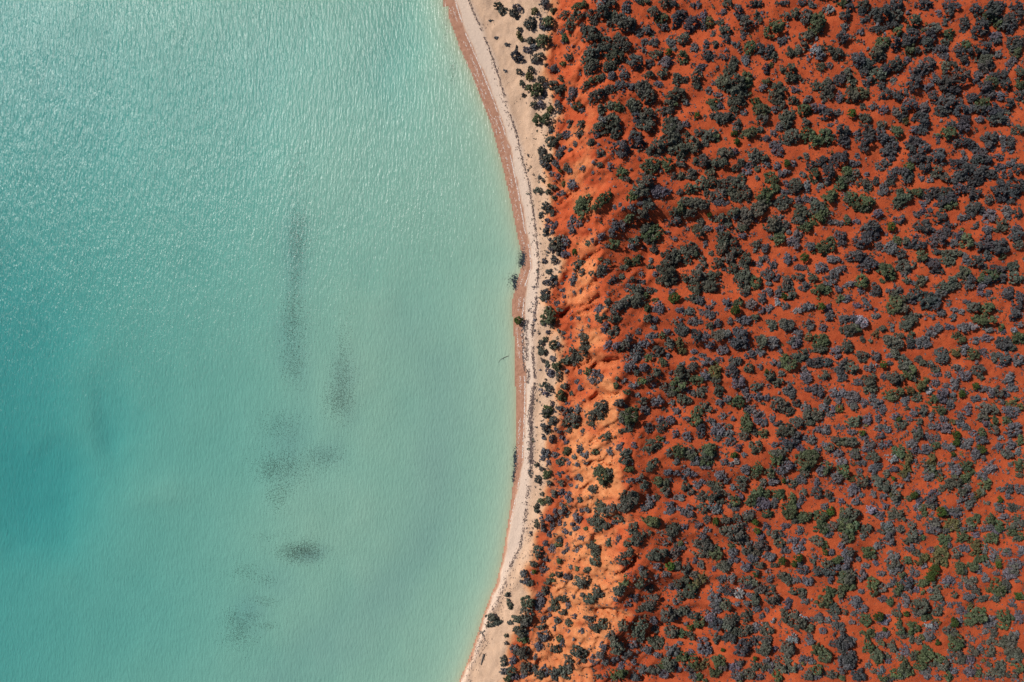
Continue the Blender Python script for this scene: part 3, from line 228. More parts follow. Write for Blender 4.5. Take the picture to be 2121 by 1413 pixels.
(950,900,Z2,"""g 1280 370 72 80;a 1250 310 50 40;a 1330 350 36 46;a 1180 480 40 34;a 1070 575 26 26;s 975 545 46 50;s 905 510 36 30;s 910 660 38 50;s 965 380 20;s 1075 370 30 40;s 1040 385 24;a 905 430 22 34 -20;
g 775 355 38 38;a 685 265 18 22;a 700 395 32 34;a 730 305 22;a 795 430 22 24;s 905 345 36 26 30;a 735 525 20 18;g 735 590 36 32;a 685 650 24 44;a 685 790 24 36;a 795 585 30 40;d 740 790 24 36;
s 795 740 36 30;s 820 800 30 40;s 740 840 30;s 890 780 20 36;s 845 670 16 28;s 855 715 22;a 930 520 0;s 1040 735 42 46;s 960 715 20;s 940 795 24;s 1000 790 26;s 1035 830 32 24;g 1120 830 24 18;
s 1080 660 18 30;s 1130 665 24 30 40;a 1250 620 50 50;a 1300 670 62 52;a 1220 700 36 46;a 1170 770 40 36;a 1240 800 46 60;a 1300 810 40 30;a 1410 740 42 42;a 1350 650 40;s 1370 770 30;a 1320 950 22 36;
s 1080 920 32 28;s 940 860 28 36;s 990 870 20;s 800 880 26;a 905 930 42 26;g 880 970 40 34;s 825 1010 46 40;s 770 960 24 38;a 705 1040 42 62;s 760 1090 24;g 885 1110 24 26;s 800 1110 20;s 965 1010 40 32 20;
s 925 1040 22;s 1045 1020 20 26;s 1080 985 18;a 1210 1030 46 66 -15;a 1200 1110 46 46;a 1170 980 40 30;a 1140 1190 40 24 20;s 985 1165 32 24;g 1040 1180 20 22;s 850 1105 0;s 760 1190 50 36;a 660 1140 36 24;
b 660 1205 22 18;s 570 1225 30 42;s 590 1290 50 36;a 625 1310 36 26;s 625 1355 24;g 485 1375 34 30;g 825 1260 30 46;a 885 1235 36 24;s 975 1250 56 46;a 780 1300 26;s 875 1330 36 24;a 1095 1310 62 52;a 1040 1290 30 42;
a 760 1370 42 40;s 690 1390 24;s 920 1390 24;a 1220 1380 62 46 40;a 1510 570 66 72 40;a 1450 620 50 46 30;a 1490 650 60 30 30;g 1430 580 0;a 1630 450 42 46 30;s 1690 600 60 50 40;s 1640 640 50 30 30;a 1740 560 24 30;
g 1700 770 66 46;g 1740 790 36 30;s 1580 390 30 16 45;s 1510 410 40 26;a 1605 370 20;g 1500 305 44 24 10;a 1470 220 56 52;a 1470 155 46 30;s 1330 145 36 30;g 1205 150 32 36;g 970 145 50 46;s 1015 200 26;
s 765 150 42 50;s 740 210 32 24;a 900 240 40 34;s 975 255 26 20;s 1040 265 22;s 1070 140 36 40;s 1120 180 32 36;s 850 180 36 30;s 790 250 26;s 1120 250 20;a 1710 260 60 32 35;a 1680 300 36 24 40;
a 1700 110 60 66 35;g 1770 45 32 36;a 1550 85 24 26;s 1415 100 46 22 45;a 1300 20 50 40;a 1930 150 46 66;a 1850 165 30;s 2030 180 52 60;s 2080 240 30 40;a 1895 230 50 36;s 1840 330 36 32;s 1960 340 60 46;g 1750 405 42 42;
a 1800 450 56 40 45;s 1860 400 26;g 2020 480 56 56;s 1920 540 60 40;a 1830 510 36;s 2100 450 30;s 1860 640 46 52;s 2020 690 46 62 20;s 1840 690 36 20;a 1900 790 40 44;a 1870 850 56 46;s 1860 910 24 30;s 1990 820 30 46;
g 1945 955 22 20;s 1960 1000 36 32;s 1810 960 30;a 1760 1060 76 52;a 1690 1080 40 30;s 1900 1040 56 52;b 1860 1160 40 34;s 1910 1170 40;a 1630 1220 46 36;s 1600 1180 30;a 1590 1310 42 46;a 1680 1350 46 40;s 1740 1160 30;
a 2000 1200 46 42;a 2080 1250 56 60;a 1960 1310 76 36 45;s 1880 1330 40;a 2060 1350 60 50;s 2070 1100 30;s 2080 960 36 56;a 1530 830 56 36 50;a 1570 930 60 46 50;a 1500 950 60 26 30;s 1410 930 22 40;a 1630 890 26;a 1680 865 20;
a 1440 1070 62 28 30;a 1450 1130 46 22;a 1500 1040 34;s 1520 720 0;g 1470 1290 26 40;g 1420 1360 40 50 40;s 1720 1290 0;s 1740 1250 20;s 1820 1230 36 24;a 840 520 30 40;s 1110 640 0;s 990 440 20;s 1045 460 20;s 1160 550 16"""),
(900,1080,Z2,"""a 815 840 56 72 -20;a 800 890 50 50;s 680 740 0;a 660 735 24 46 -30;a 640 645 24 22;a 500 850 46 36;a 480 915 36 24;a 545 890 46 30;a 660 895 24 20;a 630 1010 20;a 630 1075 20 16;
a 730 860 46 36;a 760 970 56 56;s 810 990 26;g 780 1040 50 34;a 770 1160 62 62;s 700 1120 46 36;s 690 1230 36 42;a 605 1240 30 36;a 605 1200 24;s 610 1320 36;a 680 1320 40 40;g 640 1390 36 24;
a 820 720 56 52;s 940 680 46 62;a 980 610 36 40;s 920 740 40;a 1055 740 46 56;s 1020 770 26;a 1140 680 46 30;a 1090 680 24 26;s 1190 750 36 46;a 1130 800 36 24;s 1030 660 14 34;s 1220 665 16 24;
a 1300 650 26;a 1440 630 36 62 -40;a 1380 680 60 46 45;a 1360 710 36 24;s 960 865 26 36;s 1010 825 20;a 1080 870 36 30;s 1230 835 26 24;a 1180 900 34 32;s 1060 940 26;a 940 930 40 30;s 960 1010 60 52;
s 910 1100 40 46;g 1100 1035 32 36;s 1130 1070 26 36;a 1060 1120 52 42;s 890 1195 22;s 1185 970 14 20;s 1300 970 36 30;a 1370 870 50 40 -20;a 1390 920 36 40;a 1480 910 46 42;a 1430 950 40 30;a 1660 930 46 40;
a 1800 940 66 76 20;a 1810 1030 40 36;a 1600 1110 60 66;a 1550 1010 42 36 35;a 1580 1040 36;a 1890 720 90 42 45;a 1800 780 50 24 20;a 1880 770 50 36;s 1765 670 30 40;s 1705 730 30 26;a 2060 830 60 66 30;s 1920 870 40 36;
s 1940 950 36 42;a 1950 1075 66 56;a 2080 970 50 56;a 1620 610 46 50 30;g 1640 580 30 30;g 1690 520 36 36;s 1590 690 24 18;a 1830 550 60 46;s 1850 440 50 60;a 1890 590 42 36;s 1940 400 40;s 2000 480 50 30;s 2070 570 40 30;
s 2100 710 30 34;a 1270 1150 66 46;a 1310 1190 36 56;s 1400 1210 46 42;s 1360 1130 0;a 1140 1330 82 62;a 1180 1240 46 52;a 1060 1350 50 46;a 800 1300 50 52;s 780 1360 40;a 925 1350 40 52;a 880 1290 24 28;
a 830 1260 24;s 970 1280 18 26;a 1440 1370 50 26;s 1460 1180 40;s 1500 1240 30;s 1480 1110 36;s 1690 1180 46 50;s 1740 1090 40;g 1620 1350 66 46;s 1580 1220 36;s 1750 1240 24 30;a 1920 1310 60 42;s 2020 1330 46 50;
g 2010 1265 40 32;s 1830 1300 46 42;s 1760 1370 40;s 2070 1140 46 46;s 1960 1180 30;a 2060 1260 52 60;s 1640 1280 36 40;s 1230 1040 18;s 1870 1140 50 36;s 2100 330 40"""),
]
# ---------------------------------------------------------------- helpers
PX = 0.07
def to_world(px, py, z=0.0):
    """a surveyed point of the aerial plan, at height z, in metres"""
    f = (CAM_H - z) / CAM_H * PX
    return (np.asarray(px, float) - 1060.5) * f, (706.5 - np.asarray(py, float)) * f
def hash2(ix, iy, seed):
    n = (ix.astype(np.int64) * 374761393 + iy.astype(np.int64) * 668265263 + seed * 974711) & 0xffffffff
    n = ((n ^ (n >> 13)) * 1274126177) & 0xffffffff
    n = (n ^ (n >> 16)) & 0xffffffff
    return n / 4294967295.0
def vnoise(x, y, seed=0):
    x = np.asarray(x, float); y = np.asarray(y, float)
    ix = np.floor(x); iy = np.floor(y); fx = x - ix; fy = y - iy
    fx = fx*fx*fx*(fx*(fx*6-15)+10); fy = fy*fy*fy*(fy*(fy*6-15)+10)
    a = hash2(ix, iy, seed); b = hash2(ix+1, iy, seed); c = hash2(ix, iy+1, seed); d = hash2(ix+1, iy+1, seed)
    return (a*(1-fx)+b*fx)*(1-fy) + (c*(1-fx)+d*fx)*fy
def fbm(x, y, seed=0, octv=4, gain=0.5):
    s = 0; amp = 1; tot = 0
    for k in range(octv):
        s = s + amp*(vnoise(x*2**k+13.7*k, y*2**k-7.3*k, seed+k) - .5); tot += amp; amp *= gain
    return s / tot * 2          # about -1..1
def sstep(a, b, x):
    t = np.clip((x-a)/(b-a), 0, 1); return t*t*(3-2*t)

def table(txt, z):
    p = np.array([[float(v) for v in q.split(',')] for q in txt.split()])
    X, Y = to_world(p[:, 0], p[:, 1], z); i = np.argsort(Y); return Y[i], X[i]
SHORE = table("720,-600 921,0 931,35 954,99 978,151 1001,212 1018,255 1032,307 1040,335 1056,401 1068,460 1077,507 1086,535 1081,556 1070,589 1063,622 1063,650 1066,690 1068,761 1070,832 1070,903 1070,935 1069,950 1065,994 1060,1041 1051,1100 1041,1162 1028,1212 1018,1233 1001,1280 992,1309 973,1363 952,1413 740,2000", 0)
WET = table("744,-600 945,0 968,71 999,141 1022,200 1046,266 1062,330 1077,401 1089,471 1100,519 1103,554 1091,590 1088,625 1083,679 1088,738 1090,785 1090,832 1088,891 1085,945 1075,1006 1063,1065 1051,1124 1040,1178 1021,1238 998,1297 980,1345 957,1413 745,2000", .4)
WRACK = table("770,-600 971,0 987,40 1004,78 1023,127 1039,179 1053,226 1070,278 1082,332 1096,382 1106,448 1113,507 1115,537 1114,589 1111,625 1103,686 1104,733 1108,780 1104,820 1099,856 1101,926 1100,959 1094,1018 1087,1077 1078,1131 1061,1165 1048,1200 1036,1232 1020,1262 1005,1305 985,1350 962,1413 752,2000", .9)
REDLINE = table("950,-600 1150,0 1137,100 1134,150 1150,210 1165,235 1140,280 1126,335 1137,430 1143,500 1160,540 1148,590 1126,630 1152,700 1150,740 1163,790 1147,850 1132,920 1140,1000 1130,1050 1114,1100 1097,1150 1086,1190 1100,1230 1068,1300 1052,1350 1036,1413 850,2000", 1.6)
CREST = table("1060,-600 1172,0 1185,130 1212,250 1228,330 1233,365 1239,384 1230,417 1240,443 1233,462 1232,500 1237,533 1227,585 1238,613 1245,660 1249,710 1256,731 1278,747 1271,766 1266,800 1274,816 1271,846 1268,875 1283,903 1277,935 1283,970 1280,1018 1296,1060 1280,1112 1273,1155 1282,1184 1268,1231 1263,1252 1294,1275 1280,1300 1244,1335 1228,1386 1222,1413 1120,2000", 6.3)
CRESTZ = (to_world(0, np.array([2000, 1413, 1300, 1200, 700, 330, 200, 0, -600]), 6)[1], np.array([4.4, 5.0, 6.2, 7.0, 7.0, 6.0, 4.8, 4.0, 4.0]))
CRACKS = [  # eroded little scarps cut into the bluff
 ("1170,650 1190,637 1214,629 1238,618", 1.1, .32), ("1228,766 1240,755 1255,748 1277,746", 1.1, .32),
 ("1228,833 1240,824 1256,820 1276,816", .8, .28), ("1276,1184 1290,1177 1305,1167 1313,1150", 1.0, .3),
 ("1240,1276 1258,1264 1280,1270 1298,1277", 1.0, .3), ("1225,919 1236,906 1248,898", .7, .26),
 ("1221,965 1245,955 1267,964", .7, .26), ("1190,655 1206,646 1226,640", .8, .3), ("1196,766 1214,757 1228,744", .6, .25),
 ("1170,408 1186,398 1204,388", .5, .25), ("1206,545 1222,530 1240,522", .6, .26), ("1208,602 1226,590 1236,583", .6, .26)]

def line_at(tab, Y): return np.interp(Y, tab[0], tab[1])

def seg_dist(X, Y, P):
    d = np.full(X.shape, 1e9)
    for (ax, ay), (bx, by) in zip(P[:-1], P[1:]):
        dx, dy = bx-ax, by-ay; L2 = dx*dx+dy*dy
        t = np.clip(((X-ax)*dx+(Y-ay)*dy)/L2, 0, 1)
        d = np.minimum(d, np.hypot(X-ax-t*dx, Y-ay-t*dy))
    return d

SEA_SPOTS = [  # px, py, radius x, radius y, extra depth (m)
 (-40, 880, 150, 200, .55), (60, 990, 110, 60, .45), (215, 880, 55, 70, .5), (30, 1080, 140, 90, .5),
 (0, 640, 160, 170, .45),
 (520, 160, 300, 200, .55), (840, 100, 70, 160, .45), (150, 200, 200, 200, .35), (420, 420, 200, 130, .2), (600, 1100, 160, 130, -.3), (760, 760, 130, 160, -.22), (620, 1300, 130, 90, -.12),
 (330, 1010, 70, 50, -.25), (420, 560, 140, 160, .1), (1020, 700, 40, 160, -.1), (250, 1330, 160, 90, .15)]
SILT_BAND = [(915, 780), (900, 980), (868, 1110), (800, 1225), (700, 1330), (590, 1420)]
SILT = [(860, 700, 60, 80, .25), (605, 520, 26, 110, .5), (600, 720, 28, 110, .4), (590, 930, 45, 70, .45), (700, 800, 28, 80, .45), (660, 940, 40, 30, .4), (510, 1290, 40, 45, .5), (560, 1220, 50, 40, .3), (622, 1145, 32, 18, .7)]
def terrain(X, Y):
    """height of the ground and sea bed plus its colour masks (all arrays)"""
    s = line_at(SHORE, Y); w = line_at(WET, Y); k = line_at(WRACK, Y); b = line_at(REDLINE, Y)
    c = line_at(CREST, Y); zc = np.interp(Y, *CRESTZ)
    w = np.maximum(w, s+.25); k = np.maximum(k, w+.2); b = np.maximum(b, k+1.0); c = np.maximum(c, b+4)
    c = c + .9*fbm(X*.0+3, Y*.45, 71, 4) - 1.1*np.abs(fbm(X*.0+5, Y*.32, 75, 3)) + .5
    z = np.zeros_like(X)
    def seg(x0, z0, x1, z1, m=None):
        t = np.clip((X-x0)/(x1-x0), 0, 1); return z0 + (z1-z0)*t
    beach = np.where(X < w, seg(s, 0, w, .42), np.where(X < k, seg(w, .42, k, .85), seg(k, .85, b, 1.6)))
    foot = b+(c-b)*.3; mid = b+(c-b)*.68
    bl = np.where(X < foot, seg(b, 1.6, foot, 2.3), np.where(X < mid, seg(foot, 2.3, mid, 2.3+(zc-2.3)*.5), seg(mid, 2.3+(zc-2.3)*.5, c, zc)))
    dr = np.clip(sstep(26, 12, Y)*.8+.2, 0, 1)*np.clip(.85+1.1*fbm(X*0+7, Y/4., 73, 3), .25, 1.4)
    back = np.where(X < c+2.2, seg(c, zc, c+2.2, zc-.85*dr), np.where(X < c+7, seg(c+2.2, zc-.85*dr, c+7, zc-2.0*dr), seg(c+7, zc-2.0*dr, c+30, 5.2)))
    land = np.where(X < b, beach, np.where(X < c, bl, back))
    inl = sstep(b-1, b+3, X)
    # rolling ground, ribs running up-right behind the crest, gullies down the face
    u = (X*.76+Y*.65); v = (-X*.65+Y*.76)
    land = land + inl*(.42*fbm(u/14, v/4.2, 3, 4) + .30*fbm(X/6., Y/6., 9, 4))
    face = sstep(b, foot, X)*(1-sstep(c-.2, c+1.5, X))
    g = fbm(X/3.2+Y/9, Y/2.3, 21, 4)
    land = land + face*(.8*g - 1.1*np.abs(fbm(u/3.0, v/1.5, 33, 4)) - .25*np.abs(fbm(u/.9, v/.6, 35, 3)))
    lee = sstep(c-.6, c+1.0, X)*(1-sstep(c+5, c+13, X))
    land = land + lee*(.75*(.35-np.abs(fbm(u/7, v/2.4, 37, 4)))) 
    land = land + inl*.10*fbm(X/.9, Y/.9, 41, 3) + face*(.16*fbm(X/.6, Y/.6, 43, 3)-.45*np.abs(fbm(u/1.5, v/.8, 45, 3)))
    # hummocky sand above the wrack line
    dune = sstep(k+.2, k+1.5, X)*(1-sstep(b+1, b+4, X))
    land = land + dune*(.34*fbm(X/2.2, Y/3.2, 51, 4)) + (1-inl)*.018*fbm(X/.5, Y/1.6, 55, 3)
    # small berm at the wrack line
    land = land + .10*np.exp(-((X-k)/.7)**2)
    for txt, dep, wid in CRACKS:
        p = np.array([[float(q) for q in t.split(',')] for t in txt.split()])
        px, py = to_world(p[:, 0], p[:, 1], 5.0)
        near = (X > px.min()-3) & (X < px.max()+3) & (Y > py.min()-3) & (Y < py.max()+3)
        if near.any():
            xx = X[near]; yy = Y[near]
            d = seg_dist(xx+.25*fbm(xx*2, yy*2, 77, 2), yy+.25*fbm(xx*2+9, yy*2, 78, 2), list(zip(px, py)))
            land[near] = land[near] - 1.35*dep*np.exp(-(d/wid)**2)*(.6+.5*vnoise(xx*1.7, yy*1.7, 5))
    # sea bed
    d = np.maximum(s-X, 0)
    depth = .25*(1-np.exp(-d/1.2)) + .75*(1-np.exp(-d/5.0)) + .008*d + .55*sstep(18, 62, d) + .65*sstep(45, 85, d)
    ppx = X/PX+1060.5; ppy = 706.5-Y/PX
    ppx, ppy = ppx+90*fbm(X/14, Y/14, 65, 4), ppy+90*fbm(X/14+50, Y/14, 67, 4)
    for (cx, cy, rx, ry, dz) in SEA_SPOTS:
        depth = depth + dz*np.exp(-((ppx-cx)/rx)**2-((ppy-cy)/ry)**2)*sstep(0, 6, d)
    depth = depth + sstep(2, 12, d)*(.16*fbm(X/16, Y/22, 61, 4) + .05*fbm(X/3, Y/5, 63, 3))
    depth = np.maximum(depth, .0)
    z = np.where(X < s, -depth, land)
    jag = fbm(X/2.4, Y/3.4, 81, 4)*1.5
    red = sstep(-1.0, 1.3, X-b+jag)
    light = sstep(.0, 3.0, X-b-1+jag*.6)*(1-sstep(-.5, .9, X-c+.5*fbm(X/1.5, Y/1.5, 83, 3)))
    light = light*np.clip(.50+1.35*fbm(X/3.6, Y/3.2, 85, 5, .6)+.45*sstep(2, -18, Y), 0, 1)*(1-.75*sstep(25, 42, Y))
    wet = sstep(-.1, .15, w-X+.30*fbm(X*.5, Y*.4, 91, 4))
    dry = (1-wet)*(1-sstep(-.5, .8, X-k+.3*fbm(X, Y*.6, 93, 3)))
    return z, red, light, wet, dry

def axis(segs):
    a = []
    for lo, hi, st in segs: a.append(np.arange(lo, hi, st))
    return np.concatenate(a + [[segs[-1][1]]])
GX = axis([(-700, -200, 50), (-200, -82, 8), (-82, -9, .8), (-9, 20, .2), (20, 84, .42), (84, 200, 8), (200, 700, 50)])
GY = axis([(-700, -200, 50), (-200, -56, 6), (-56, 56, .26), (56, 200, 6), (200, 700, 50)])
MX, MY = np.meshgrid(GX, GY)
MZ, M_RED, M_LIGHT, M_WET, M_DRY = terrain(MX, MY)
def ground_z(x, y):
    x = np.clip(np.asarray(x, float), GX[0]+1e-6, GX[-1]-1e-6); y = np.clip(np.asarray(y, float), GY[0]+1e-6, GY[-1]-1e-6)
    i = np.searchsorted(GX, x, 'right')-1; j = np.searchsorted(GY, y, 'right')-1
    fx = (x-GX[i])/(GX[i+1]-GX[i]); fy = (y-GY[j])/(GY[j+1]-GY[j])
    return (MZ[j, i]*(1-fx)+MZ[j, i+1]*fx)*(1-fy)+(MZ[j+1, i]*(1-fx)+MZ[j+1, i+1]*fx)*fy
def on_ground(px, py, lift=0.0):
    """plan point -> point standing on the ground (lift = height of the surveyed point above the ground)"""
    z = np.full(np.shape(px), 4.0)
    for _ in range(6):
        x, y = to_world(px, py, z+lift); z = ground_z(x, y)
    return x, y, z

# ---------------------------------------------------------------- mesh / material helpers
def mesh_from(name, verts, faces_flat, sizes, attrs=None, smooth=False):
    """faces_flat: flat corner indices, sizes: corners per face"""
    me = bpy.data.meshes.new(name)
    verts = np.asarray(verts, np.float32); faces_flat = np.asarray(faces_flat, np.int32)
    nf = len(sizes); sizes = np.asarray(sizes, np.int32)
    me.vertices.add(len(verts)); me.vertices.foreach_set('co', verts.ravel())
    me.loops.add(len(faces_flat)); me.loops.foreach_set('vertex_index', faces_flat)
    me.polygons.add(nf)
    st = np.concatenate([[0], np.cumsum(sizes)[:-1]]).astype(np.int32)
    me.polygons.foreach_set('loop_start', st)
    me.polygons.foreach_set('use_smooth', np.full(nf, smooth))
    for k, v in (attrs or {}).items():
        v = np.asarray(v, np.float32)
        if v.ndim == 1:
            a = me.attributes.new(k, 'FLOAT', 'POINT'); a.data.foreach_set('value', v)
        else:
            a = me.attributes.new(k, 'FLOAT_COLOR', 'POINT'); a.data.foreach_set('color', v.ravel())
    me.update(calc_edges=True); me.validate()
    return me
def put(name, me, mat=None, parent=None, kind=None, label=None, category=None, group=None):
    o = bpy.data.objects.new(name, me); COL.objects.link(o)
    if mat is not None and me is not None and not me.materials: me.materials.append(mat)
    if parent is not None: o.parent = parent
    for k, v in (('kind', kind), ('label', label), ('category', category), ('group', group)):
        if v: o[k] = v
    return o
class NT:
    def __init__(s, name):
        s.m = bpy.data.materials.new(name); s.m.use_nodes = True; s.t = s.m.node_tree; s.t.nodes.clear()
        s.out = s.n('ShaderNodeOutputMaterial')
    def n(s, typ, **kw):
        nd = s.t.nodes.new(typ)
        for k, v in kw.items():
            if k in ('inp',): 
                for kk, vv in v.items(): s.set(nd, kk, vv)
            else: setattr(nd, k, v)
        return nd
    def set(s, nd, key, v):
        sock = nd.inputs[key]
        if isinstance(v, bpy.types.NodeSocket): s.t.links.new(v, sock)
        else: sock.default_value = v
    def attr(s, name, out='Fac'):
        return s.n('ShaderNodeAttribute', attribute_name=name).outputs[out]
    def noise(s, vec, scale, detail=4, rough=.55):
        nd = s.n('ShaderNodeTexNoise', inp={'Scale': scale, 'Detail': detail, 'Roughness': rough})
        s.t.links.new(vec, nd.inputs['Vector']); return nd.outputs['Fac']
    def math(s, op, a, b=0.0, clamp=False):
        nd = s.n('ShaderNodeMath', operation=op, use_clamp=clamp); s.set(nd, 0, a); s.set(nd, 1, b); return nd.outputs[0]
    def mix(s, f, a, b, mode='MIX'):
        nd = s.n('ShaderNodeMix', data_type='RGBA', blend_type=mode, clamp_factor=True)
        s.set(nd, 0, f); s.set(nd, 6, a); s.set(nd, 7, b); return nd.outputs[2]
    def rng(s, v, a, b, c=0., d=1.):
        nd = s.n('ShaderNodeMapRange', clamp=True); s.set(nd, 0, v)
        for i, q in enumerate((a, b, c, d)): nd.inputs[i+1].default_value = q
        return nd.outputs[0]
def col(r, g, b): return (r, g, b, 1)

# ---------------------------------------------------------------- ground materials
def ground_material():
    t = NT('sand_ground'); pos = t.n('ShaderNodeNewGeometry').outputs['Position']
    n1 = t.noise(pos, .35, 5); n2 = t.noise(pos, 1.6, 6, .7); n3 = t.noise(pos, 7, 4, .7)
    pale = t.mix(n2, col(.50, .315, .200), col(.66, .455, .32))
    dryc = t.mix(n3, col(.49, .365, .285), col(.63, .49, .395))
    wetc = t.mix(t.rng(n2, .3, .7), col(.28, .130, .080), col(.42, .225, .150))
    redc = t.mix(t.rng(n1, .3, .7), col(.30, .046, .016), col(.46, .084, .027))
    redc = t.mix(t.rng(n2, .35, .75, 0, .55), redc, col(.54, .125, .048))
    redc = t.mix(t.rng(n3, .56, .72, 0, .65), redc, col(.25, .036, .014))
    redc = t.mix(t.rng(t.noise(pos, .22, 5, .6), .5, .72, 0, .55), redc, col(.30, .050, .020))
    redc = t.mix(t.rng(t.noise(pos, 11, 2, .5), .66, .74, 0, .6), redc, col(.16, .045, .028))
    lite = t.mix(t.rng(t.noise(pos, 1.1, 6, .75), .3, .7), col(.46, .135, .045), col(.62, .265, .115))
    orange = t.mix(n2, col(.56, .23, .10), col(.70, .36, .18))
    c = t.mix(t.rng(t.attr('red'), 0, .5), pale, orange); c = t.mix(t.rng(t.attr('red'), .4, 1), c, redc)
    c = t.mix(t.attr('light'), c, lite)
    c = t.mix(t.attr('dry'), c, dryc)
    c = t.mix(t.attr('wet'), c, wetc)
    fine = t.noise(pos, 16, 3, .7)
    h = t.math('ADD', t.math('MULTIPLY', n3, .5), t.math('MULTIPLY', fine, .25)); h = t.math('ADD', h, t.math('MULTIPLY', n2, 1.0))
    bump = t.n('ShaderNodeBump', inp={'Strength': .7, 'Distance': .2, 'Height': h})
    p = t.n('ShaderNodeBsdfPrincipled', inp={'Base Color': c, 'Roughness': t.rng(t.attr('wet'), 0, 1, .95, .6), 'Normal': bump.outputs[0]})
    p.inputs['Specular IOR Level'].default_value = .12
    t.t.links.new(p.outputs[0], t.out.inputs[0]); return t.m
def seabed_material():
    t = NT('seabed_sand'); pos = t.n('ShaderNodeNewGeometry').outputs['Position']
    n1 = t.noise(pos, .12, 5); n2 = t.noise(pos, .9, 5, .65)
    c = t.mix(n1, col(.34, .415, .305), col(.385, .46, .345))
    c = t.mix(t.rng(n2, .42, .72, 0, .35), c, col(.30, .375, .28))
    c = t.mix(t.rng(t.attr('silt'), 0, 1, 0, .75), c, col(.25, .30, .265))
    c = t.mix(t.attr('near'), c, col(.27, .222, .13))
    mp = t.n('ShaderNodeMapping'); mp.inputs['Rotation'].default_value = (0, 0, R(14)); mp.inputs['Scale'].default_value = (3.0, 1.0, 1)
    t.t.links.new(pos, mp.inputs[0])
    rip = t.noise(mp.outputs[0], 1.0, 3, .6)
    bump = t.n('ShaderNodeBump', inp={'Strength': .5, 'Distance': .2, 'Height': rip})
    p = t.n('ShaderNodeBsdfPrincipled', inp={'Base Color': c, 'Roughness': .95, 'Normal': bump.outputs[0]})
    p.inputs['Specular IOR Level'].default_value = 0
    t.t.links.new(p.outputs[0], t.out.inputs[0]); return t.m
MAT_GROUND = ground_material(); MAT_SEABED = seabed_material()

def silt_mask(X, Y):
    x = X/PX+1060.5+34*fbm(X/9, Y/9, 165, 4); y = 706.5-Y/PX+34*fbm(X/9+50, Y/9, 167, 4); m = X*0
    m = .42*np.exp(-(seg_dist(x, y, SILT_BAND)/66)**2)*(.7+.6*vnoise(X/6, Y/6, 169))
    for cx, cy, rx, ry, k in SILT: m = np.maximum(m, k*np.exp(-((x-cx)/rx)**2-((y-cy)/ry)**2))
    return m
# one continuous sheet, shared vertices along its seams, named by what it is
def sheet(name, cellmask, mat, attrs):
    jj, ii = np.nonzero(cellmask); W = len(GX)
    f = np.stack([jj*W+ii, jj*W+ii+1, (jj+1)*W+ii+1, (jj+1)*W+ii], 1)
    used, inv = np.unique(f, return_inverse=True)
    V = np.stack([MX.ravel(), MY.ravel(), MZ.ravel()], 1)[used]
    me = mesh_from(name, V, inv.ravel(), np.full(len(f), 4), {k: v.ravel()[used] for k, v in attrs.items()}, True)
    return put(name, me, mat, kind='structure')
ATT = {'red': M_RED, 'light': M_LIGHT, 'wet': M_WET, 'dry': M_DRY}
XC = (MX[:-1, :-1]+MX[1:, 1:])/2; YC = (MY[:-1, :-1]+MY[1:, 1:])/2
SC = line_at(SHORE, YC); BC = line_at(REDLINE, YC)
is_sea = XC < SC-.1; is_red = XC > BC+.4
sheet('seabed', is_sea, MAT_SEABED, {'silt': silt_mask(MX, MY), 'near': np.exp(-np.maximum(line_at(SHORE, MY)-MX, 0)/.9)*.6})
sheet('beach', ~is_sea & ~is_red, MAT_GROUND, ATT)
sheet('red_sand_ground', is_red, MAT_GROUND, ATT)
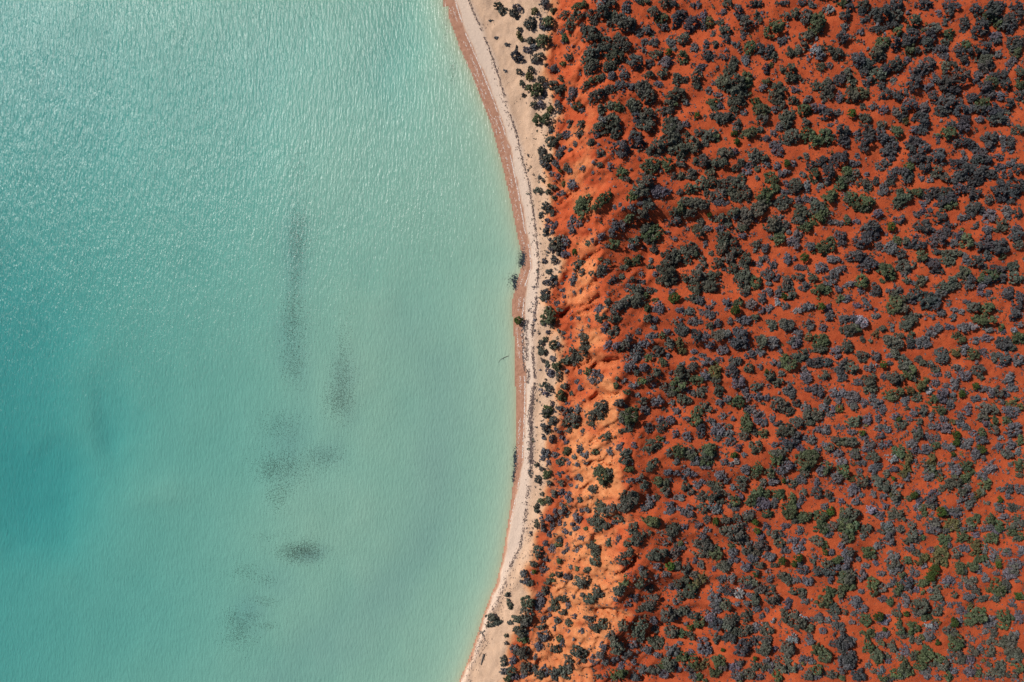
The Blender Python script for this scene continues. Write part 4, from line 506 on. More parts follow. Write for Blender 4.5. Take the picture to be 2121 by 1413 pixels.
# ---------------------------------------------------------------- water: a closed body over the sea bed, tinted by its own depth
def water_material():
    t = NT('sea_water'); pos = t.n('ShaderNodeNewGeometry').outputs['Position']
    def layer(rot, sx, sy, detail, rough):
        mp = t.n('ShaderNodeMapping'); mp.inputs['Rotation'].default_value = (0, 0, R(rot)); mp.inputs['Scale'].default_value = (sx, sy, 1)
        t.t.links.new(pos, mp.inputs[0]); return t.noise(mp.outputs[0], 1.0, detail, rough)
    a = layer(14, 2.9, .62, 2, .5)           # wind waves, crests running up the bay
    b = layer(-42, 5.4, 2.0, 2, .6)          # cross ripples
    c = layer(30, 9.0, 5.0, 2, .6)          # fine chop
    h = t.math('ADD', t.math('MULTIPLY', a, .135), t.math('ADD', t.math('MULTIPLY', b, .060), t.math('MULTIPLY', c, .018)))
    # the wind: gusts and slicks, freshest offshore, sheltered inside the bay
    sep = t.n('ShaderNodeSeparateXYZ'); t.t.links.new(pos, sep.inputs[0])
    off = t.math('SUBTRACT', t.math('MULTIPLY', sep.outputs[1], .7), sep.outputs[0])
    wind = t.math('ADD', t.rng(off, -15, 75, .32, 1.5), t.rng(layer(20, .045, .03, 4, .55), .3, .7, -.14, .2))
    h = t.math('MULTIPLY', h, wind)
    bump = t.n('ShaderNodeBump', inp={'Strength': 1.0, 'Distance': 1.0, 'Height': h})
    # Fresnel reflectance of water (Schlick), the same from above and below
    dot = t.n('ShaderNodeVectorMath', operation='DOT_PRODUCT')
    t.t.links.new(t.n('ShaderNodeNewGeometry').outputs['Incoming'], dot.inputs[0]); t.t.links.new(bump.outputs[0], dot.inputs[1])
    fac = t.math('SUBTRACT', 1.0, t.math('ABSOLUTE', dot.outputs['Value']), True)
    fac = t.math('ADD', .02, t.math('MULTIPLY', .98, t.math('POWER', fac, 5.0)))
    gl = t.n('ShaderNodeBsdfGlossy', distribution='BECKMANN', inp={'Color': col(1, 1, 1), 'Roughness': .31, 'Normal': bump.outputs[0]})
    tr = t.n('ShaderNodeBsdfTransparent')
    mx = t.n('ShaderNodeMixShader', inp={0: fac, 1: tr.outputs[0], 2: gl.outputs[0]})
    va = t.n('ShaderNodeVolumeAbsorption', inp={'Color': col(.27, .817, .90), 'Density': .30})
    t.t.links.new(mx.outputs[0], t.out.inputs['Surface']); t.t.links.new(va.outputs[0], t.out.inputs['Volume'])
    return t.m
def build_water():
    top = 0.0; bot = -9.0
    ys = axis([(-690, -60, 30), (-60, 60, 1.2), (60, 690, 30)])
    xe = line_at(SHORE, ys)+.8           # runs a little way under the beach sand
    xl = np.full(len(ys), -690.)
    V = []; F = []; S = []
    n = len(ys)
    for x, z in ((xl, top), (xe, top), (xl, bot), (xe, bot)):
        V += [(a, b, z) for a, b in zip(x, ys)]
    TL, TR, BL, BR = 0, n, 2*n, 3*n
    for i in range(n-1):
        F += [TL+i, TR+i, TR+i+1, TL+i+1]; F += [BL+i, BL+i+1, BR+i+1, BR+i]
        F += [TR+i, BR+i, BR+i+1, TR+i+1]; F += [TL+i, TL+i+1, BL+i+1, BL+i]; S += [4]*4
    F += [TL, BL, BR, TR]; F += [TL+n-1, TR+n-1, BR+n-1, BL+n-1]; S += [4, 4]
    put('sea_water', mesh_from('sea_water', V, F, S), water_material(), kind='structure')
build_water()
# ---------------------------------------------------------------- vegetation
ICO_V = None
def _ico():
    g = (1+5**.5)/2
    v = np.array([(-1,g,0),(1,g,0),(-1,-g,0),(1,-g,0),(0,-1,g),(0,1,g),(0,-1,-g),(0,1,-g),(g,0,-1),(g,0,1),(-g,0,-1),(-g,0,1)], float)
    v /= np.linalg.norm(v[0])
    f = np.array([(0,11,5),(0,5,1),(0,1,7),(0,7,10),(0,10,11),(1,5,9),(5,11,4),(11,10,2),(10,7,6),(7,1,8),(3,9,4),(3,4,2),(3,2,6),(3,6,8),(3,8,9),(4,9,5),(2,4,11),(6,2,10),(8,6,7),(9,8,1)])
    return v, f
ICO_V, ICO_F = _ico()
OCT_V = np.array([(1,0,0),(0,1,0),(-1,0,0),(0,-1,0),(0,0,1),(0,0,-1)], float)
OCT_F = np.array([(0,1,4),(1,2,4),(2,3,4),(3,0,4),(1,0,5),(2,1,5),(3,2,5),(0,3,5)])
# leaf colours (dark, light) per kind
TINT = {'a': ((.042,.044,.034), (.140,.142,.113)), 'g': ((.038,.049,.025), (.120,.148,.075)), 'd': ((.036,.037,.038), (.104,.104,.106)),
        's': ((.056,.053,.058), (.178,.167,.180)), 'b': ((.022,.034,.008), (.062,.092,.018)), 'w': ((.12,.122,.13), (.34,.345,.36)), 'o': ((.050,.046,.020), (.150,.135,.060))}
def crown(rx, ry, h, kind, rng, detail=1.0, core_on=True):
    """leafy mound of lobes: returns verts, quads (n,4), tris (m,3), colours per vertex"""
    rm = min(rx, ry); smooth = kind == 'b'
    # broad lumps give the crown its cauliflower relief and its uneven outline ...
    Rk = np.clip(.36*rm+.10, .16, .46); K = int(np.clip(1.7*rx*ry/Rk**2, 2, 26))
    if smooth: Rk = rm*1.15; K = 1
    kt = rng.uniform(0, 2*np.pi, K); kr = np.sqrt(rng.uniform(0, 1, K))*(0 if smooth else 1)
    kx = np.cos(kt)*kr*np.maximum(rx-Rk*.6, .02); ky = np.sin(kt)*kr*np.maximum(ry-Rk*.6, .02)
    kR = Rk*rng.uniform(.75, 1.25, K); kh = rng.uniform(.45, 1.15, K)*(1-.35*kr**2)
    if smooth: kR[:] = rm*1.1; kh[:] = 1
    # ... small leafy tufts cover them
    rl = np.clip(.10*rm+.075, .095, .19)
    n = int(np.clip(2.3*rx*ry/rl**2, 5, 130))
    th = rng.uniform(0, 2*np.pi, n); rr = np.sqrt(rng.uniform(0, 1, n))
    ph = rng.uniform(0, 6.28, 3); lim = 1 if smooth else 1+.13*np.sin(2*th+ph[0])+.12*np.sin(3*th+ph[1])+.08*np.sin(5*th+ph[2])
    lx = np.cos(th)*rr*lim*(rx-rl*.5); ly = np.sin(th)*rr*lim*(ry-rl*.5)
    dk = np.hypot(lx[:, None]-kx[None], ly[:, None]-ky[None])/kR[None]
    hk = (np.sqrt(np.clip(1-dk**2, 0, 1))*.75+.25*(dk < 1))*kh[None]
    own = hk.argmax(1); top = hk.max(1)
    if kind in 'agdo': top = np.maximum(top, .42*np.clip(1.25-rr, 0, 1)**.5)     # dense, flat-topped crowns without gaps
    ok_ = (top > .05) | (rng.uniform(0, 1, n) < .22)
    if ok_.sum() >= 4: lx, ly, own, top, rr = lx[ok_], ly[ok_], own[ok_], top[ok_], rr[ok_]
    n = len(lx)
    r = rl*rng.uniform(.75, 1.25, n)
    top = h*np.maximum(top, .2*rng.uniform(.5, 1.2, n))*rng.uniform(.86, 1.1, n)
    lz = np.maximum(top-r, r*.25)
    C = np.stack([lx, ly, lz], 1)
    tint0, tint1 = (np.array(q) for q in TINT[kind])
    shade = rng.uniform(.78, 1.2)
    hue = 1+rng.normal(0, .05, 3)
    lob_t = np.clip(rng.uniform(.1, .75, K)[own]+rng.normal(0, .14, n), 0, 1)
    # leaf sprays over the lobes
    per = np.maximum(3, (r**2*4.4*1.7/.027)*detail).astype(int)
    idx = np.repeat(np.arange(n), per); m = len(idx)
    d = rng.normal(0, 1, (m, 3)); d[:, 2] = np.abs(d[:, 2])*1.0-.25; d /= np.linalg.norm(d, axis=1)[:, None]
    P = C[idx]+d*(r[idx]*rng.uniform(.82, 1.12, m))[:, None]
    D = np.linalg.norm(P[:, None]-C[None], axis=2)/r[None]
    D[np.arange(m), idx] = 9
    keep = (D.min(1) > .80) & (P[:, 2] > .03)
    idx = idx[keep]; d = d[keep]; P = P[keep]; m = len(idx)
    nn = d+rng.normal(0, .27, (m, 3)); nn /= np.linalg.norm(nn, axis=1)[:, None]
    a = np.cross(nn, rng.normal(0, 1, (m, 3))); a /= np.linalg.norm(a, axis=1)[:, None]; b = np.cross(nn, a)
    s = rng.uniform(.05, .105, m)[:, None]; asp = rng.uniform(.55, 1.0, m)[:, None]
    q = np.stack([P-a*s-b*s*asp*.55, P+a*s*.5-b*s*asp, P+a*s+b*s*asp*.6, P-a*s*.45+b*s*asp], 1)
    ct = np.clip(lob_t[idx]*.6+rng.uniform(0, .45, m), 0, 1)
    qc = (tint0+(tint1-tint0)*ct[:, None])*shade*hue
    V = [q.reshape(-1, 3)]; Cc = [np.repeat(qc, 4, 0)]
    core = (OCT_V[None]*(r*.95)[:, None, None]*rng.uniform(.9, 1.1, (n, 6, 1))+C[:, None]).reshape(-1, 3)
    core[:, 2] = np.maximum(core[:, 2], -.05)
    if not core_on: core = core[:0]; n = 0; lob_t = lob_t[:0]
    V.append(core); Cc.append(np.repeat((tint0+(tint1-tint0)*(lob_t*.5)[:, None])*shade*hue, 6, 0))
    quads = np.arange(m*4).reshape(m, 4)
    tris = (OCT_F[None]+(np.arange(n)*6+m*4)[:, None, None]).reshape(-1, 3)
    V = np.concatenate(V); Cc = np.concatenate(Cc)
    return V, quads, tris, np.clip(np.concatenate([Cc, np.ones((len(Cc), 1))], 1), 0, 1)
def leaf_material():
    t = NT('leaves'); c = t.attr('leaf_col', 'Color')
    p = t.n('ShaderNodeBsdfPrincipled', inp={'Base Color': c, 'Roughness': .75})
    p.inputs['Specular IOR Level'].default_value = .18
    t.t.links.new(p.outputs[0], t.out.inputs[0]); return t.m
def wood_material():
    t = NT('grey_wood'); pos = t.n('ShaderNodeNewGeometry').outputs['Position']
    c = t.mix(t.noise(pos, 9, 4), col(.10, .075, .06), col(.22, .18, .15))
    p = t.n('ShaderNodeBsdfPrincipled', inp={'Base Color': c, 'Roughness': .9})
    t.t.links.new(p.outputs[0], t.out.inputs[0]); return t.m
MAT_LEAF = leaf_material(); MAT_WOOD = wood_material()
def tube(pts, rad, sides=5):
    """tapered limb: verts, quads"""
    pts = np.asarray(pts, float); V = []; Q = []
    for i, p in enumerate(pts):
        d = pts[min(i+1, len(pts)-1)]-pts[max(i-1, 0)]; d = d/np.linalg.norm(d)
        a = np.cross(d, (0.31, .17, .93) if abs(d[2]) < .9 else (1, 0, 0)); a /= np.linalg.norm(a); b = np.cross(d, a)
        for k in range(sides):
            w = 2*np.pi*k/sides; V.append(p+(a*np.cos(w)+b*np.sin(w))*rad[i])
    for i in range(len(pts)-1):
        for k in range(sides):
            k2 = (k+1) % sides; Q.append((i*sides+k, i*sides+k2, (i+1)*sides+k2, (i+1)*sides+k))
    return np.array(V), np.array(Q)
def join(parts):
    V = []; Q = []; o = 0
    for v, q in parts: V.append(v); Q.append(q+o); o += len(v)
    return np.concatenate(V), np.concatenate(Q)
def stem_mesh():
    rs = np.random.default_rng(5); parts = []
    for k in range(5):
        a = k*1.26+rs.uniform(-.3, .3); l = rs.uniform(.5, .8)
        parts.append(tube([(0, 0, -.12), (np.cos(a)*.12, np.sin(a)*.12, .25), (np.cos(a)*l*.5, np.sin(a)*l*.5, .5), (np.cos(a)*l, np.sin(a)*l, .72)], (.085, .06, .04, .018)))
    v, q = join(parts)
    return mesh_from('stem', v, q.ravel(), np.full(len(q), 4))
STEM = stem_mesh(); STEM.materials.append(MAT_WOOD)

# read the survey
def read_survey():
    out = []
    for ti, (x0, y0, z, txt) in enumerate(SURVEY):
        for e in txt.replace('\n', '').split(';'):
            p = e.split(); k = p[0]; v = [float(q) for q in p[1:]]
            rx = v[2]; ry = v[3] if len(v) > 3 else rx; an = v[4] if len(v) > 4 else 0.
            if rx < 5: continue
            px = x0+v[0]/z; py = y0+v[1]/z
            if ti < 12:
                c, r = ti % 2, ti//2; rows = (-9, 240, 474, 708, 942, 1174, 1500)
                if (px < 1755) != (c == 0) or not rows[r] <= py < rows[r+1] or px < 1395: continue
            else:
                rows = (-9, 331, 640, 925, 1212, 1500); r = ti-12
                if px >= 1395 or not rows[r] <= py < rows[r+1]: continue
            out.append([k, px, py, rx/z*PX, ry/z*PX, an])
    return out
SHRUBS = read_survey()
n_s = len(SHRUBS)
sk = np.array([s[0] for s in SHRUBS]); spx = np.array([s[1] for s in SHRUBS]); spy = np.array([s[2] for s in SHRUBS])
srx = np.array([s[3] for s in SHRUBS]); sry = np.array([s[4] for s in SHRUBS]); san = np.array([s[5] for s in SHRUBS])
san = np.where(sry > srx, -san, san); GROW = np.where(sk == 's', 1.10, np.where(sk == 'd', 1.04, 1.11)); srx = srx*GROW; sry = sry*GROW
srm = np.sqrt(srx*sry)
sh = np.clip(1.42*np.minimum(srx, sry)**.85*RNG.uniform(.8, 1.15, n_s), .25, 2.3)
sh = np.where(sk == 's', sh*.72, sh); sh = np.where(sk == 'b', sh*1.25, sh)
sx, sy, sz = on_ground(spx, spy, sh*.5)
s_beach = sx < line_at(REDLINE, sy)+.3
s_face = ~s_beach & (sx < line_at(CREST, sy)-1.2)
s_crest = ~s_beach & ~s_face & (sx < line_at(CREST, sy)+2.5)
# neighbours
DD = np.hypot(sx[:, None]-sx[None], sy[:, None]-sy[None])-srm[:, None]-srm[None]
np.fill_diagonal(DD, 99)
gap = DD.min(1); near_n = (DD < .35).sum(1)
def close_to(kind, lim):
    m = DD[:, sk == kind]; return m.min(1) < lim
by_b = close_to('b', .35); by_w = close_to('w', .35)

individual = np.zeros(n_s, bool)
for kinds in ('adgo', 's', 'b', 'w'):
    m = np.array([i for i in range(n_s) if sk[i] in kinds]); m = m[np.argsort(-srm[m])]
    individual[m[:300]] = True
NAME = {'a': 'acacia_shrub', 'g': 'acacia_shrub', 'd': 'heath_shrub', 'o': 'acacia_shrub', 's': 'saltbush', 'b': 'green_bush', 'w': 'silver_bush'}
LOOK = {'a': 'grey-green shrub', 'g': 'green shrub', 'd': 'charcoal shrub', 'o': 'olive shrub', 's': 'blue-grey saltbush', 'b': 'vivid green bush', 'w': 'silver bush'}
SHORT = {'a': 'grey-green', 'g': 'green', 'd': 'charcoal', 'o': 'olive', 's': 'blue-grey', 'b': 'vivid', 'w': 'silver'}
def describe(i):
    k = sk[i]; el = max(srx[i], sry[i])/min(srx[i], sry[i])
    big = srm[i]
    size = 'huge' if big > 1.15 else 'large' if big > .92 else 'medium' if big > .66 else 'small'
    if k in 'b': size = 'large' if big > .6 else 'small'
    ang = san[i] if srx[i] >= sry[i] else san[i]+90
    shape = 'round' if el < 1.18 else 'oval' if el < 1.55 else 'elongated'
    place = 'on beach sand' if s_beach[i] else 'on bluff slope' if s_face[i] else 'on bluff crest' if s_crest[i] else 'on red plain'
    nb = np.argsort(DD[i])[:2]; rel = lambda j: 'larger' if srm[j] > srm[i]*1.08 else 'smaller' if srm[j] < srm[i]*.92 else 'similar'
    if gap[i] > .45: comp = 'standing alone'
    elif DD[i][nb[1]] < .4:
        (p, u), (q, v) = sorted(((SHORT[sk[j]], rel(j)) for j in nb))
        comp = f'between two {u} {p} bushes' if (p, u) == (q, v) else f'between {u} and {v} {p} bushes' if p == q else f'between {u} {p} and {v} {q} bushes'
    else: comp = f'touching a {rel(nb[0])} {SHORT[sk[nb[0]]]} bush'
    lab = f'{size} {shape} {LOOK[k]} {comp} {place}'
    return lab
SPECIAL = {  # px, py -> its own label
 (1074, 664): 'dark green bush at the water edge on wet brown sand', (1126, 81): 'green bush where pale beach sand meets red ground at dune foot',
 (1690, 103): 'blue-silver bush with its grey skirt, brightest among dark shrubs', (1720, 19): 'cream-white dead bush beside bare red sand',
 (1787, 667): 'silver-white bush wedged between grey saltbush and a dark green shrub', (1018, 1304): 'spreading green shrub alone on the narrow beach',
 (1211, 424): 'tall lean shrub, one of a splayed pair on bluff face', (1247, 415): 'slanting shrub, right arm of the splayed pair on bluff',
 (1252, 987): 'round shrub with a bare middle on pale orange bluff', (1523, 636): 'bright green bush with a grey-green shrub at its back'}
def shrub_thing(i):
    k = sk[i]; rng = np.random.default_rng(1000+i)
    V, Q, T, Cc = crown(srx[i], sry[i], sh[i], k, rng)
    me = mesh_from('crown', V, np.concatenate([Q.ravel(), T.ravel()]), np.concatenate([np.full(len(Q), 4), np.full(len(T), 3)]), {'leaf_col': Cc})
    lab = describe(i); grp = None
    for (ax, ay), l in SPECIAL.items():
        if abs(spx[i]-ax) < 7 and abs(spy[i]-ay) < 7 and l not in used_special: lab = l; used_special.add(l); break
    e = put(NAME[k], None, label=lab, category='bush' if k in 'bws' else 'shrub', group=grp)
    e.location = (sx[i], sy[i], sz[i]-.02); e.rotation_euler.z = R(san[i]); e.empty_display_size = .3
    put('crown', me, MAT_LEAF, e)
    st = put('stem', STEM, None, e); f = min(srx[i], sry[i]); st.scale = (srx[i]*.8, sry[i]*.8, sh[i]*.9)
    return e
used_special = set()
things = [shrub_thing(i) for i in np.nonzero(individual)[0]]
from collections import Counter
cnt = Counter(o['label'] for o in things)
for o in things:      # look-alikes that only their place tells apart share label and group
    if cnt[o['label']] > 1: o['group'] = o['label'].replace(' shrub ', ' shrubs ').replace(' bush ', ' bushes ').replace(' saltbush ', ' saltbushes ')

class Pile:
    def __init__(s): s.V = []; s.F = []; s.S = []; s.C = []; s.o = 0
    def add(s, V, faces, C):
        s.V.append(V); s.C.append(C)
        for f in faces:
            if len(f): s.F.append((f+s.o).ravel()); s.S.append(np.full(len(f), f.shape[1]))
        s.o += len(V)
    def build(s, name, mat, label, cat, smooth=False):
        me = mesh_from(name, np.concatenate(s.V), np.concatenate(s.F), np.concatenate(s.S), {'leaf_col': np.concatenate(s.C)}, smooth)
        return put(name, me, mat, kind='stuff', label=label, category=cat)
def spin(V, a):
    c, s = math.cos(a), math.sin(a); W = V.copy(); W[:, 0] = V[:, 0]*c-V[:, 1]*s; W[:, 1] = V[:, 0]*s+V[:, 1]*c; return W
rest_a, rest_s = Pile(), Pile()
for i in np.nonzero(~individual)[0]:
    rng = np.random.default_rng(1000+i)
    V, Q, T, Cc = crown(srx[i], sry[i], sh[i], sk[i], rng, .72)
    V = spin(V, R(san[i]))+(sx[i], sy[i], sz[i]-.02)
    (rest_s if sk[i] == 's' else rest_a).add(V, (Q, T), Cc)
# the scrub goes on beyond the surveyed strip
ro = np.random.default_rng(404)
for _ in range(1000):
    x, y = ro.uniform(0, 90), ro.uniform(-60, 60)
    if (abs(y) < 46.2 and x < 70.5) or x < np.interp(y, *REDLINE)+.5: continue
    i = int(ro.integers(n_s)); kd = sk[i] if sk[i] != 'b' else 'a'
    if ro.uniform() > .75: continue
    V, Q, T, Cc = crown(srx[i], sry[i], sh[i], kd, ro, .45)
    V = spin(V, ro.uniform(0, 6.28))+(x, y, float(ground_z(x, y))-.02)
    (rest_s if kd == 's' else rest_a).add(V, (Q, T), Cc)
rest_a.build('low_scrub', MAT_LEAF, 'smaller grey-green scrub scattered between the big shrubs on red sand', 'scrub')
rest_s.build('low_saltbush', MAT_LEAF, 'smaller blue-grey saltbush filling gaps between the shrubs on red sand', 'saltbush')

# ground cover: tiny tufts and litter filling the gaps
def tuft(n_lob, r, kind, rng):
    V, Q, T, Cc = crown(r, r*rng.uniform(.6, 1), r*.8, kind, rng, .8, False); return V, Q, T, Cc
rg = np.random.default_rng(77)
PROTO = [tuft(3, rg.uniform(.14, .26), k, rg) for k in 'ssssssaaaaoadds' for _ in range(2)]
cover = Pile()
N = 40000
cx = rg.uniform(2, 92, N); cy = rg.uniform(-62, 62, N)
rl_ = line_at(REDLINE, cy); cr_ = line_at(CREST, cy)
den = np.clip(.52+.75*fbm(cx/5, cy/5, 301, 4), .04, 1)
den = np.where(cx < rl_-.3, np.where(cx > rl_-3.0, .30, 0), den)
den = np.where((cx >= rl_-.3) & (cx < cr_), den*.6, den)
ok = rg.uniform(0, 1, N) < den
GRID = {}
for i in range(n_s): GRID.setdefault((int(sx[i]//3), int(sy[i]//3)), []).append(i)
for x, y in zip(cx[ok], cy[ok]):
    hit = False; g0, g1 = int(x//3), int(y//3)
    for a in (-1, 0, 1):
        for b in (-1, 0, 1):
            for i in GRID.get((g0+a, g1+b), ()):
                if (x-sx[i])**2+(y-sy[i])**2 < (srm[i]*.85)**2: hit = True
    if hit: continue
    V, Q, T, Cc = PROTO[rg.integers(len(PROTO))]
    f = rg.uniform(.5, 1.25)*(1.0 if rg.uniform() < .85 else 1.7)
    V = spin(V, rg.uniform(0, 6.28))*f+(x, y, float(ground_z(x, y))-.02)
    sc = rg.uniform(.7, 1.2); C2 = Cc*sc; C2[:, 3] = 1
    cover.add(V, (Q, T), C2)
# still smaller: twigs, seedlings and leaf litter, a few leaves each
NL = 42000
x = rg.uniform(1, 92, NL); y = rg.uniform(-62, 62, NL); rl_ = line_at(REDLINE, y)
den = np.clip(.45+1.0*fbm(x/4, y/4, 311, 5, .6), .05, 1)*np.where(x < rl_, np.where(x > rl_-3.5, .4, 0), 1)
k = rg.uniform(0, 1, NL) < den; x, y = x[k], y[k]; m = len(x)
for rep in range(3):
    P = np.stack([x+rg.normal(0, .05, m), y+rg.normal(0, .05, m), ground_z(x, y)+rg.uniform(.0, .07, m)], 1)
    nn = rg.normal(0, .6, (m, 3))+(0, 0, 1); nn /= np.linalg.norm(nn, axis=1)[:, None]
    a = np.cross(nn, rg.normal(0, 1, (m, 3))); a /= np.linalg.norm(a, axis=1)[:, None]; b = np.cross(nn, a)
    s_ = rg.uniform(.04, .10, m)[:, None]; w_ = s_*rg.uniform(.4, .9, m)[:, None]
    V = np.stack([P-a*s_, P-b*w_, P+a*s_, P+b*w_], 1).reshape(-1, 3)
    pal = np.array([(.10, .085, .08), (.14, .12, .12), (.07, .06, .04), (.12, .055, .035)])[rg.integers(0, 4, m)]*rg.uniform(.6, 1.3, (m, 1))
    cover.add(V, (np.arange(m*4).reshape(m, 4),), np.concatenate([np.repeat(pal, 4, 0), np.ones((m*4, 1))], 1))
cover.build('ground_cover', MAT_LEAF, 'tiny grey tufts and litter dotted over bare red sand', 'ground cover')
# ---------------------------------------------------------------- strand line, sea grass, driftwood
def flakes(pts, length, width, ang, colours, rng, rise=.03):
    """low irregular flakes lying on the ground, humped along the middle: verts, tris, colours"""
    n = len(pts); L = length[:, None]/2; W = width[:, None]/2
    a = np.stack([np.cos(ang), np.sin(ang), np.zeros(n)], 1); b = np.stack([-np.sin(ang), np.cos(ang), np.zeros(n)], 1)
    j = lambda: rng.uniform(.6, 1.25, (n, 1))
    up = np.array([0, 0, 1.])
    v = [pts+up*rise*rng.uniform(.5, 1.2, (n, 1)), pts+a*L*j(), pts+a*L*.3*j()+b*W*j(), pts-a*L*.4*j()+b*W*j(), pts-a*L*j(), pts-a*L*.3*j()-b*W*j(), pts+a*L*.4*j()-b*W*j()]
    V = np.stack(v, 1); V[:, 1:, 2] -= .012
    tri = np.array([(0, k, k % 6+1) for k in range(1, 7)])
    F = (tri[None]+(np.arange(n)*7)[:, None, None]).reshape(-1, 3)
    C = np.repeat(colours, 7, 0)
    return V.reshape(-1, 3), F, np.concatenate([C, np.ones((len(C), 1))], 1)
rd = np.random.default_rng(9)
def along(tab, y0, y1, n, spread, clump=0.0, seed=0):
    """points along a strand line between plan rows y0..y1"""
    Y = rd.uniform(to_world(0, y1)[1], to_world(0, y0)[1], n)
    if clump > 0:
        k = vnoise(Y*.55, Y*0+seed, 400+seed)*.6+vnoise(Y*2.1, Y*0, 410+seed)*.4
        Y = Y[k > clump]
    X = line_at(tab, Y)+rd.normal(0, spread, len(Y))
    dx = line_at(tab, Y+.3)-line_at(tab, Y-.3)
    return X, Y, np.arctan2(.6, dx)
def lay(x, y, h=.012): return np.stack([x, y, ground_z(x, y)+h], 1)
def shift(tab, d): return (tab[0], tab[1]+d)
wr = Pile()
for tab, y0, y1, n, sp, cl in ((WRACK, -60, 600, 1200, .09, .34), (WRACK, 560, 960, 1300, .12, .3), (WRACK, 800, 960, 900, .22, .2), (WRACK, 960, 1170, 480, .14, .36), (WRACK, 1150, 1480, 380, .18, .42),
                           (shift(WRACK, -.9), 640, 830, 520, .14, .42), (shift(WRACK, .7), 1080, 1460, 360, .5, .45), (shift(WRACK, -.4), 100, 520, 260, .2, .55), (shift(WRACK, 1.4), 0, 600, 260, .8, .55), (shift(WRACK, -1.4), 690, 770, 150, .1, .3)):
    x, y, a = along(tab, y0, y1, n, sp, cl, int(y0) % 17)
    m = len(x); c = np.array([.11, .078, .07])*rd.uniform(.5, 1.8, (m, 1))
    V, F, C = flakes(lay(x, y), rd.uniform(.12, .42, m), rd.uniform(.05, .13, m), a+rd.normal(0, .35, m), c, rd, .05); wr.add(V, (F,), C)
for px, py, ax, ay, n in ((1084, 532, 2.6, 7, 150), (1081, 545, 3.0, 3.5, 90), (1064, 578, 5, 5, 60), (1067, 590, 3, 6, 70), (1068, 952, 2.2, 13, 170), (1064, 984, 2, 7, 60), (1082, 670, 4, 10, 60), (1086, 678, 3, 5, 40)):
    X_, Y_ = to_world(px+rd.normal(0, ax, n), py+rd.normal(0, ay, n))
    P = np.stack([X_, Y_, np.maximum(ground_z(X_, Y_), 0)+.015], 1)
    V, F, C = flakes(P, rd.uniform(.1, .35, n), rd.uniform(.06, .16, n), rd.uniform(0, 6.28, n), np.array([.035, .045, .055])*rd.uniform(.5, 1.6, (n, 1)), rd, .05); wr.add(V, (F,), C)
wr.build('seaweed_wrack', MAT_LEAF, 'dark line of dried seaweed along the upper beach', 'seaweed')
sw = Pile()
for off, n, sp, cl, y0, y1 in ((-.20, 2200, .05, .33, -60, 960), (-.85, 900, .10, .46, -60, 960), (-1.35, 500, .08, .5, 0, 640), (-.12, 700, .05, .45, 940, 1480)):
    x, y, a = along(shift(WET, off), y0, y1, n, sp, cl, int(-off*10))
    k = x > line_at(SHORE, y)+.12; x, y, a = x[k], y[k], a[k]; m = len(x)
    c = np.array([.78, .74, .70])*rd.uniform(.7, 1.1, (m, 1))
    V, F, C = flakes(lay(x, y, .008), rd.uniform(.10, .36, m), rd.uniform(.025, .06, m), a+rd.normal(0, .3, m), c, rd, .02); sw.add(V, (F,), C)
sw.build('shell_lines', MAT_LEAF, 'broken white lines of shell and foam on the wet brown sand', 'shells')

GRASS = [(617, 485, 11, 32, .9), (613, 545, 7, 45, .5), (606, 655, 13, 22, .9), (612, 690, 14, 22, .35), (606, 750, 13, 24, .8), (710, 795, 12, 34, 1.), (698, 832, 14, 16, .8), (712, 715, 7, 40, .3),
 (580, 885, 24, 16, .5), (590, 968, 28, 17, 1.), (560, 975, 12, 12, .8), (670, 947, 22, 12, .7), (575, 1031, 12, 14, .8), (595, 1012, 12, 8, .3), (625, 1145, 22, 9, 1.7), (606, 1143, 12, 9, 1.2), (640, 1135, 12, 10, 1.2), (507, 1187, 16, 9, .5), (553, 1199, 10, 7, .4),
 (545, 1245, 16, 6, .5), (495, 1308, 16, 18, .9), (520, 1278, 9, 6, .6), (551, 1297, 10, 4, .6), (480, 1280, 9, 7, .5), (560, 1110, 20, 5, .2), (615, 350, 10, 18, .25), (605, 600, 6, 24, .4),
 (1080, 533, 3.2, 8, 3.2), (1078, 545, 3.5, 4, 2.4), (1060, 577, 6, 6, .8), (1066, 592, 4, 6, 1.0), (1066, 960, 2.6, 14, 2.0), (1064, 985, 2, 7, 1.2), (940, 150, 3, 16, .7), (925, 60, 3, 20, .5), (1062, 640, 2, 22, .8)]
sg = Pile()
gx = []; gy = []
for cx_, cy_, ax, ay, dn in GRASS:
    n = int(dn*ax*ay*4.2)+20
    gx.append(cx_+rd.normal(0, ax*1.15, n)); gy.append(cy_+rd.normal(0, ay*1.15, n))
gx = np.concatenate(gx); gy = np.concatenate(gy)
X, Y = to_world(gx, gy, -1.2)
k = X < line_at(SHORE, Y)-.12; X, Y = X[k], Y[k]
Zb = ground_z(X, Y); m = len(X)
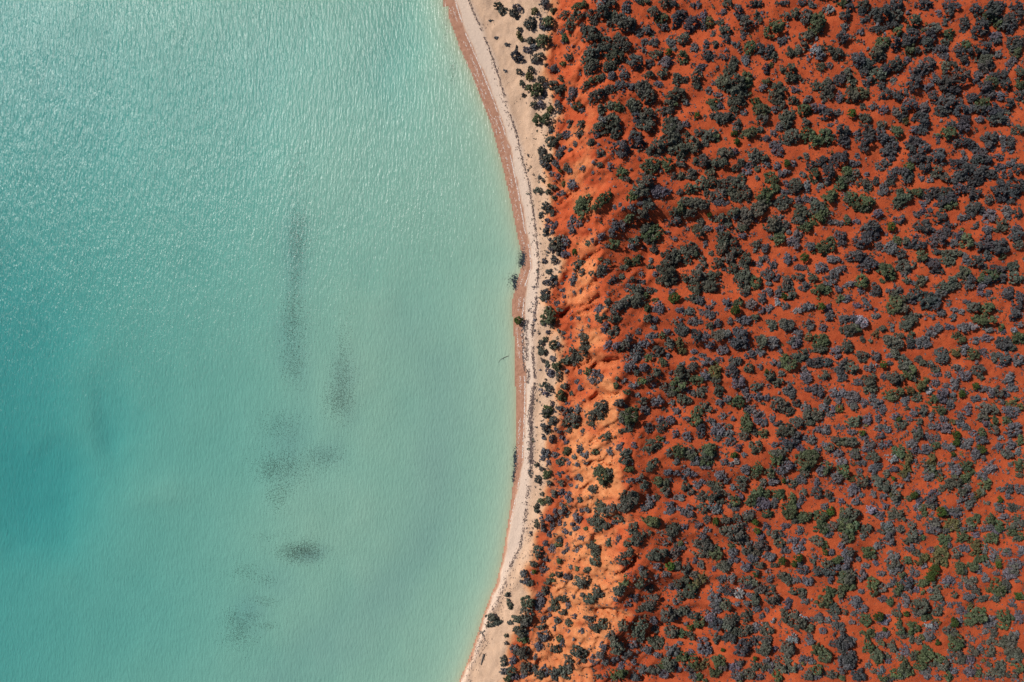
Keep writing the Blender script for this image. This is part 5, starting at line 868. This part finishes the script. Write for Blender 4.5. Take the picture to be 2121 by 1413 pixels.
for rep in range(1):        # blades: thin bent strips rooted in the bed, lying over with the current
    L = np.minimum(rd.uniform(.05, .13, m), np.maximum(-Zb*.7, .03)); an = rd.uniform(0, 6.28, m); w = rd.uniform(.012, .03, m)
    p0 = np.stack([X+rd.normal(0, .1, m), Y+rd.normal(0, .1, m), Zb-.02], 1)
    a = np.stack([np.cos(an), np.sin(an), np.zeros(m)], 1); b = np.stack([-np.sin(an), np.cos(an), np.zeros(m)], 1)
    up = np.array([0, 0, 1.]); l = L[:, None]; ww = w[:, None]
    V = np.stack([p0-b*ww, p0+b*ww, p0+a*l*.35+up*l*.45+b*ww, p0+a*l*.35+up*l*.45-b*ww, p0+a*l+up*l*.5+b*ww*.3, p0+a*l+up*l*.5-b*ww*.3], 1).reshape(-1, 3)
    F = (np.array([(0, 1, 2, 3), (3, 2, 4, 5)])[None]+(np.arange(m)*6)[:, None, None]).reshape(-1, 4)
    C = np.repeat(np.array([.17, .19, .14])*rd.uniform(.5, 1.6, (m, 1)), 6, 0)
    sg.add(V, (F,), np.concatenate([C, np.ones((len(C), 1))], 1))
sg.build('seagrass', MAT_LEAF, 'dark patches of seagrass on the pale sea bed', 'seagrass')

# crumbled red earth below the little scarps
clod = Pile()
for txt, dep, wid in CRACKS:
    p = np.array([[float(q) for q in t.split(',')] for t in txt.split()])
    for _ in range(26):
        i = rd.integers(len(p)-1); t = rd.uniform(); q = p[i]*(1-t)+p[i+1]*t
        x, y, z = on_ground(q[0]+rd.normal(0, 5), q[1]+rd.normal(3, 5)); r = rd.uniform(.05, .2)
        V = ICO_V*r*rd.uniform(.7, 1.2, (12, 1))*(1, 1, .7)+(float(x), float(y), float(z)+r*.2)
        c = np.array([.50, .13, .04])*rd.uniform(.7, 1.2)
        clod.add(V, (ICO_F,), np.tile(np.append(c, 1), (12, 1)))
clod.build('earth_clods', MAT_LEAF, 'crumbled orange earth clods below the small bluff scarps', 'earth')

def wood_thing(name, branches, label, category):
    """branches: list of (plan points with heights, start radius); the first is the trunk, the rest limbs"""
    x0, y0, z0 = (float(q) for q in on_ground(branches[0][0][0][0], branches[0][0][0][1]))
    e = put(name, None, label=label, category=category); e.location = (x0, y0, z0)
    for j, (pts, r) in enumerate(branches):
        P = []
        for (a, b, h) in pts:
            x, y, z = on_ground(a, b); P.append((float(x)-x0, float(y)-y0, float(z)+h-z0))
        v, q = tube(P, np.linspace(r, r*.35, len(P)), 7)
        put('trunk' if j == 0 else 'limb', mesh_from(name, v, q.ravel(), np.full(len(q), 4), None, True), MAT_WOOD, e)
wood_thing('driftwood_log', [([(1002, 1354, .12), (999, 1364, .12), (996, 1377, .08)], .15), ([(1000, 1361, .12), (1003, 1367, .2)], .06)], 'grey driftwood log lying on the sand of the narrow beach', 'driftwood')
wood_thing('dead_branch', [([(1004, 1306, .1), (997, 1309, .3), (992, 1304, .35)], .12), ([(998, 1309, .3), (1000, 1315, .35), (1002, 1318, .15)], .08), ([(996, 1308, .3), (992, 1313, .25)], .07), ([(997, 1309, .3), (994, 1302, .5)], .06)],
           'dark dead branch washed up at the water edge', 'branch')
wood_thing('sunken_branch', [([(1053, 737, .05), (1043, 741, .08), (1036, 745, .08), (1032, 751, .04)], .035), ([(1043, 741, .08), (1041, 746, .06)], .02)], 'thin dark branch sunk in shallow water off the beach', 'branch')
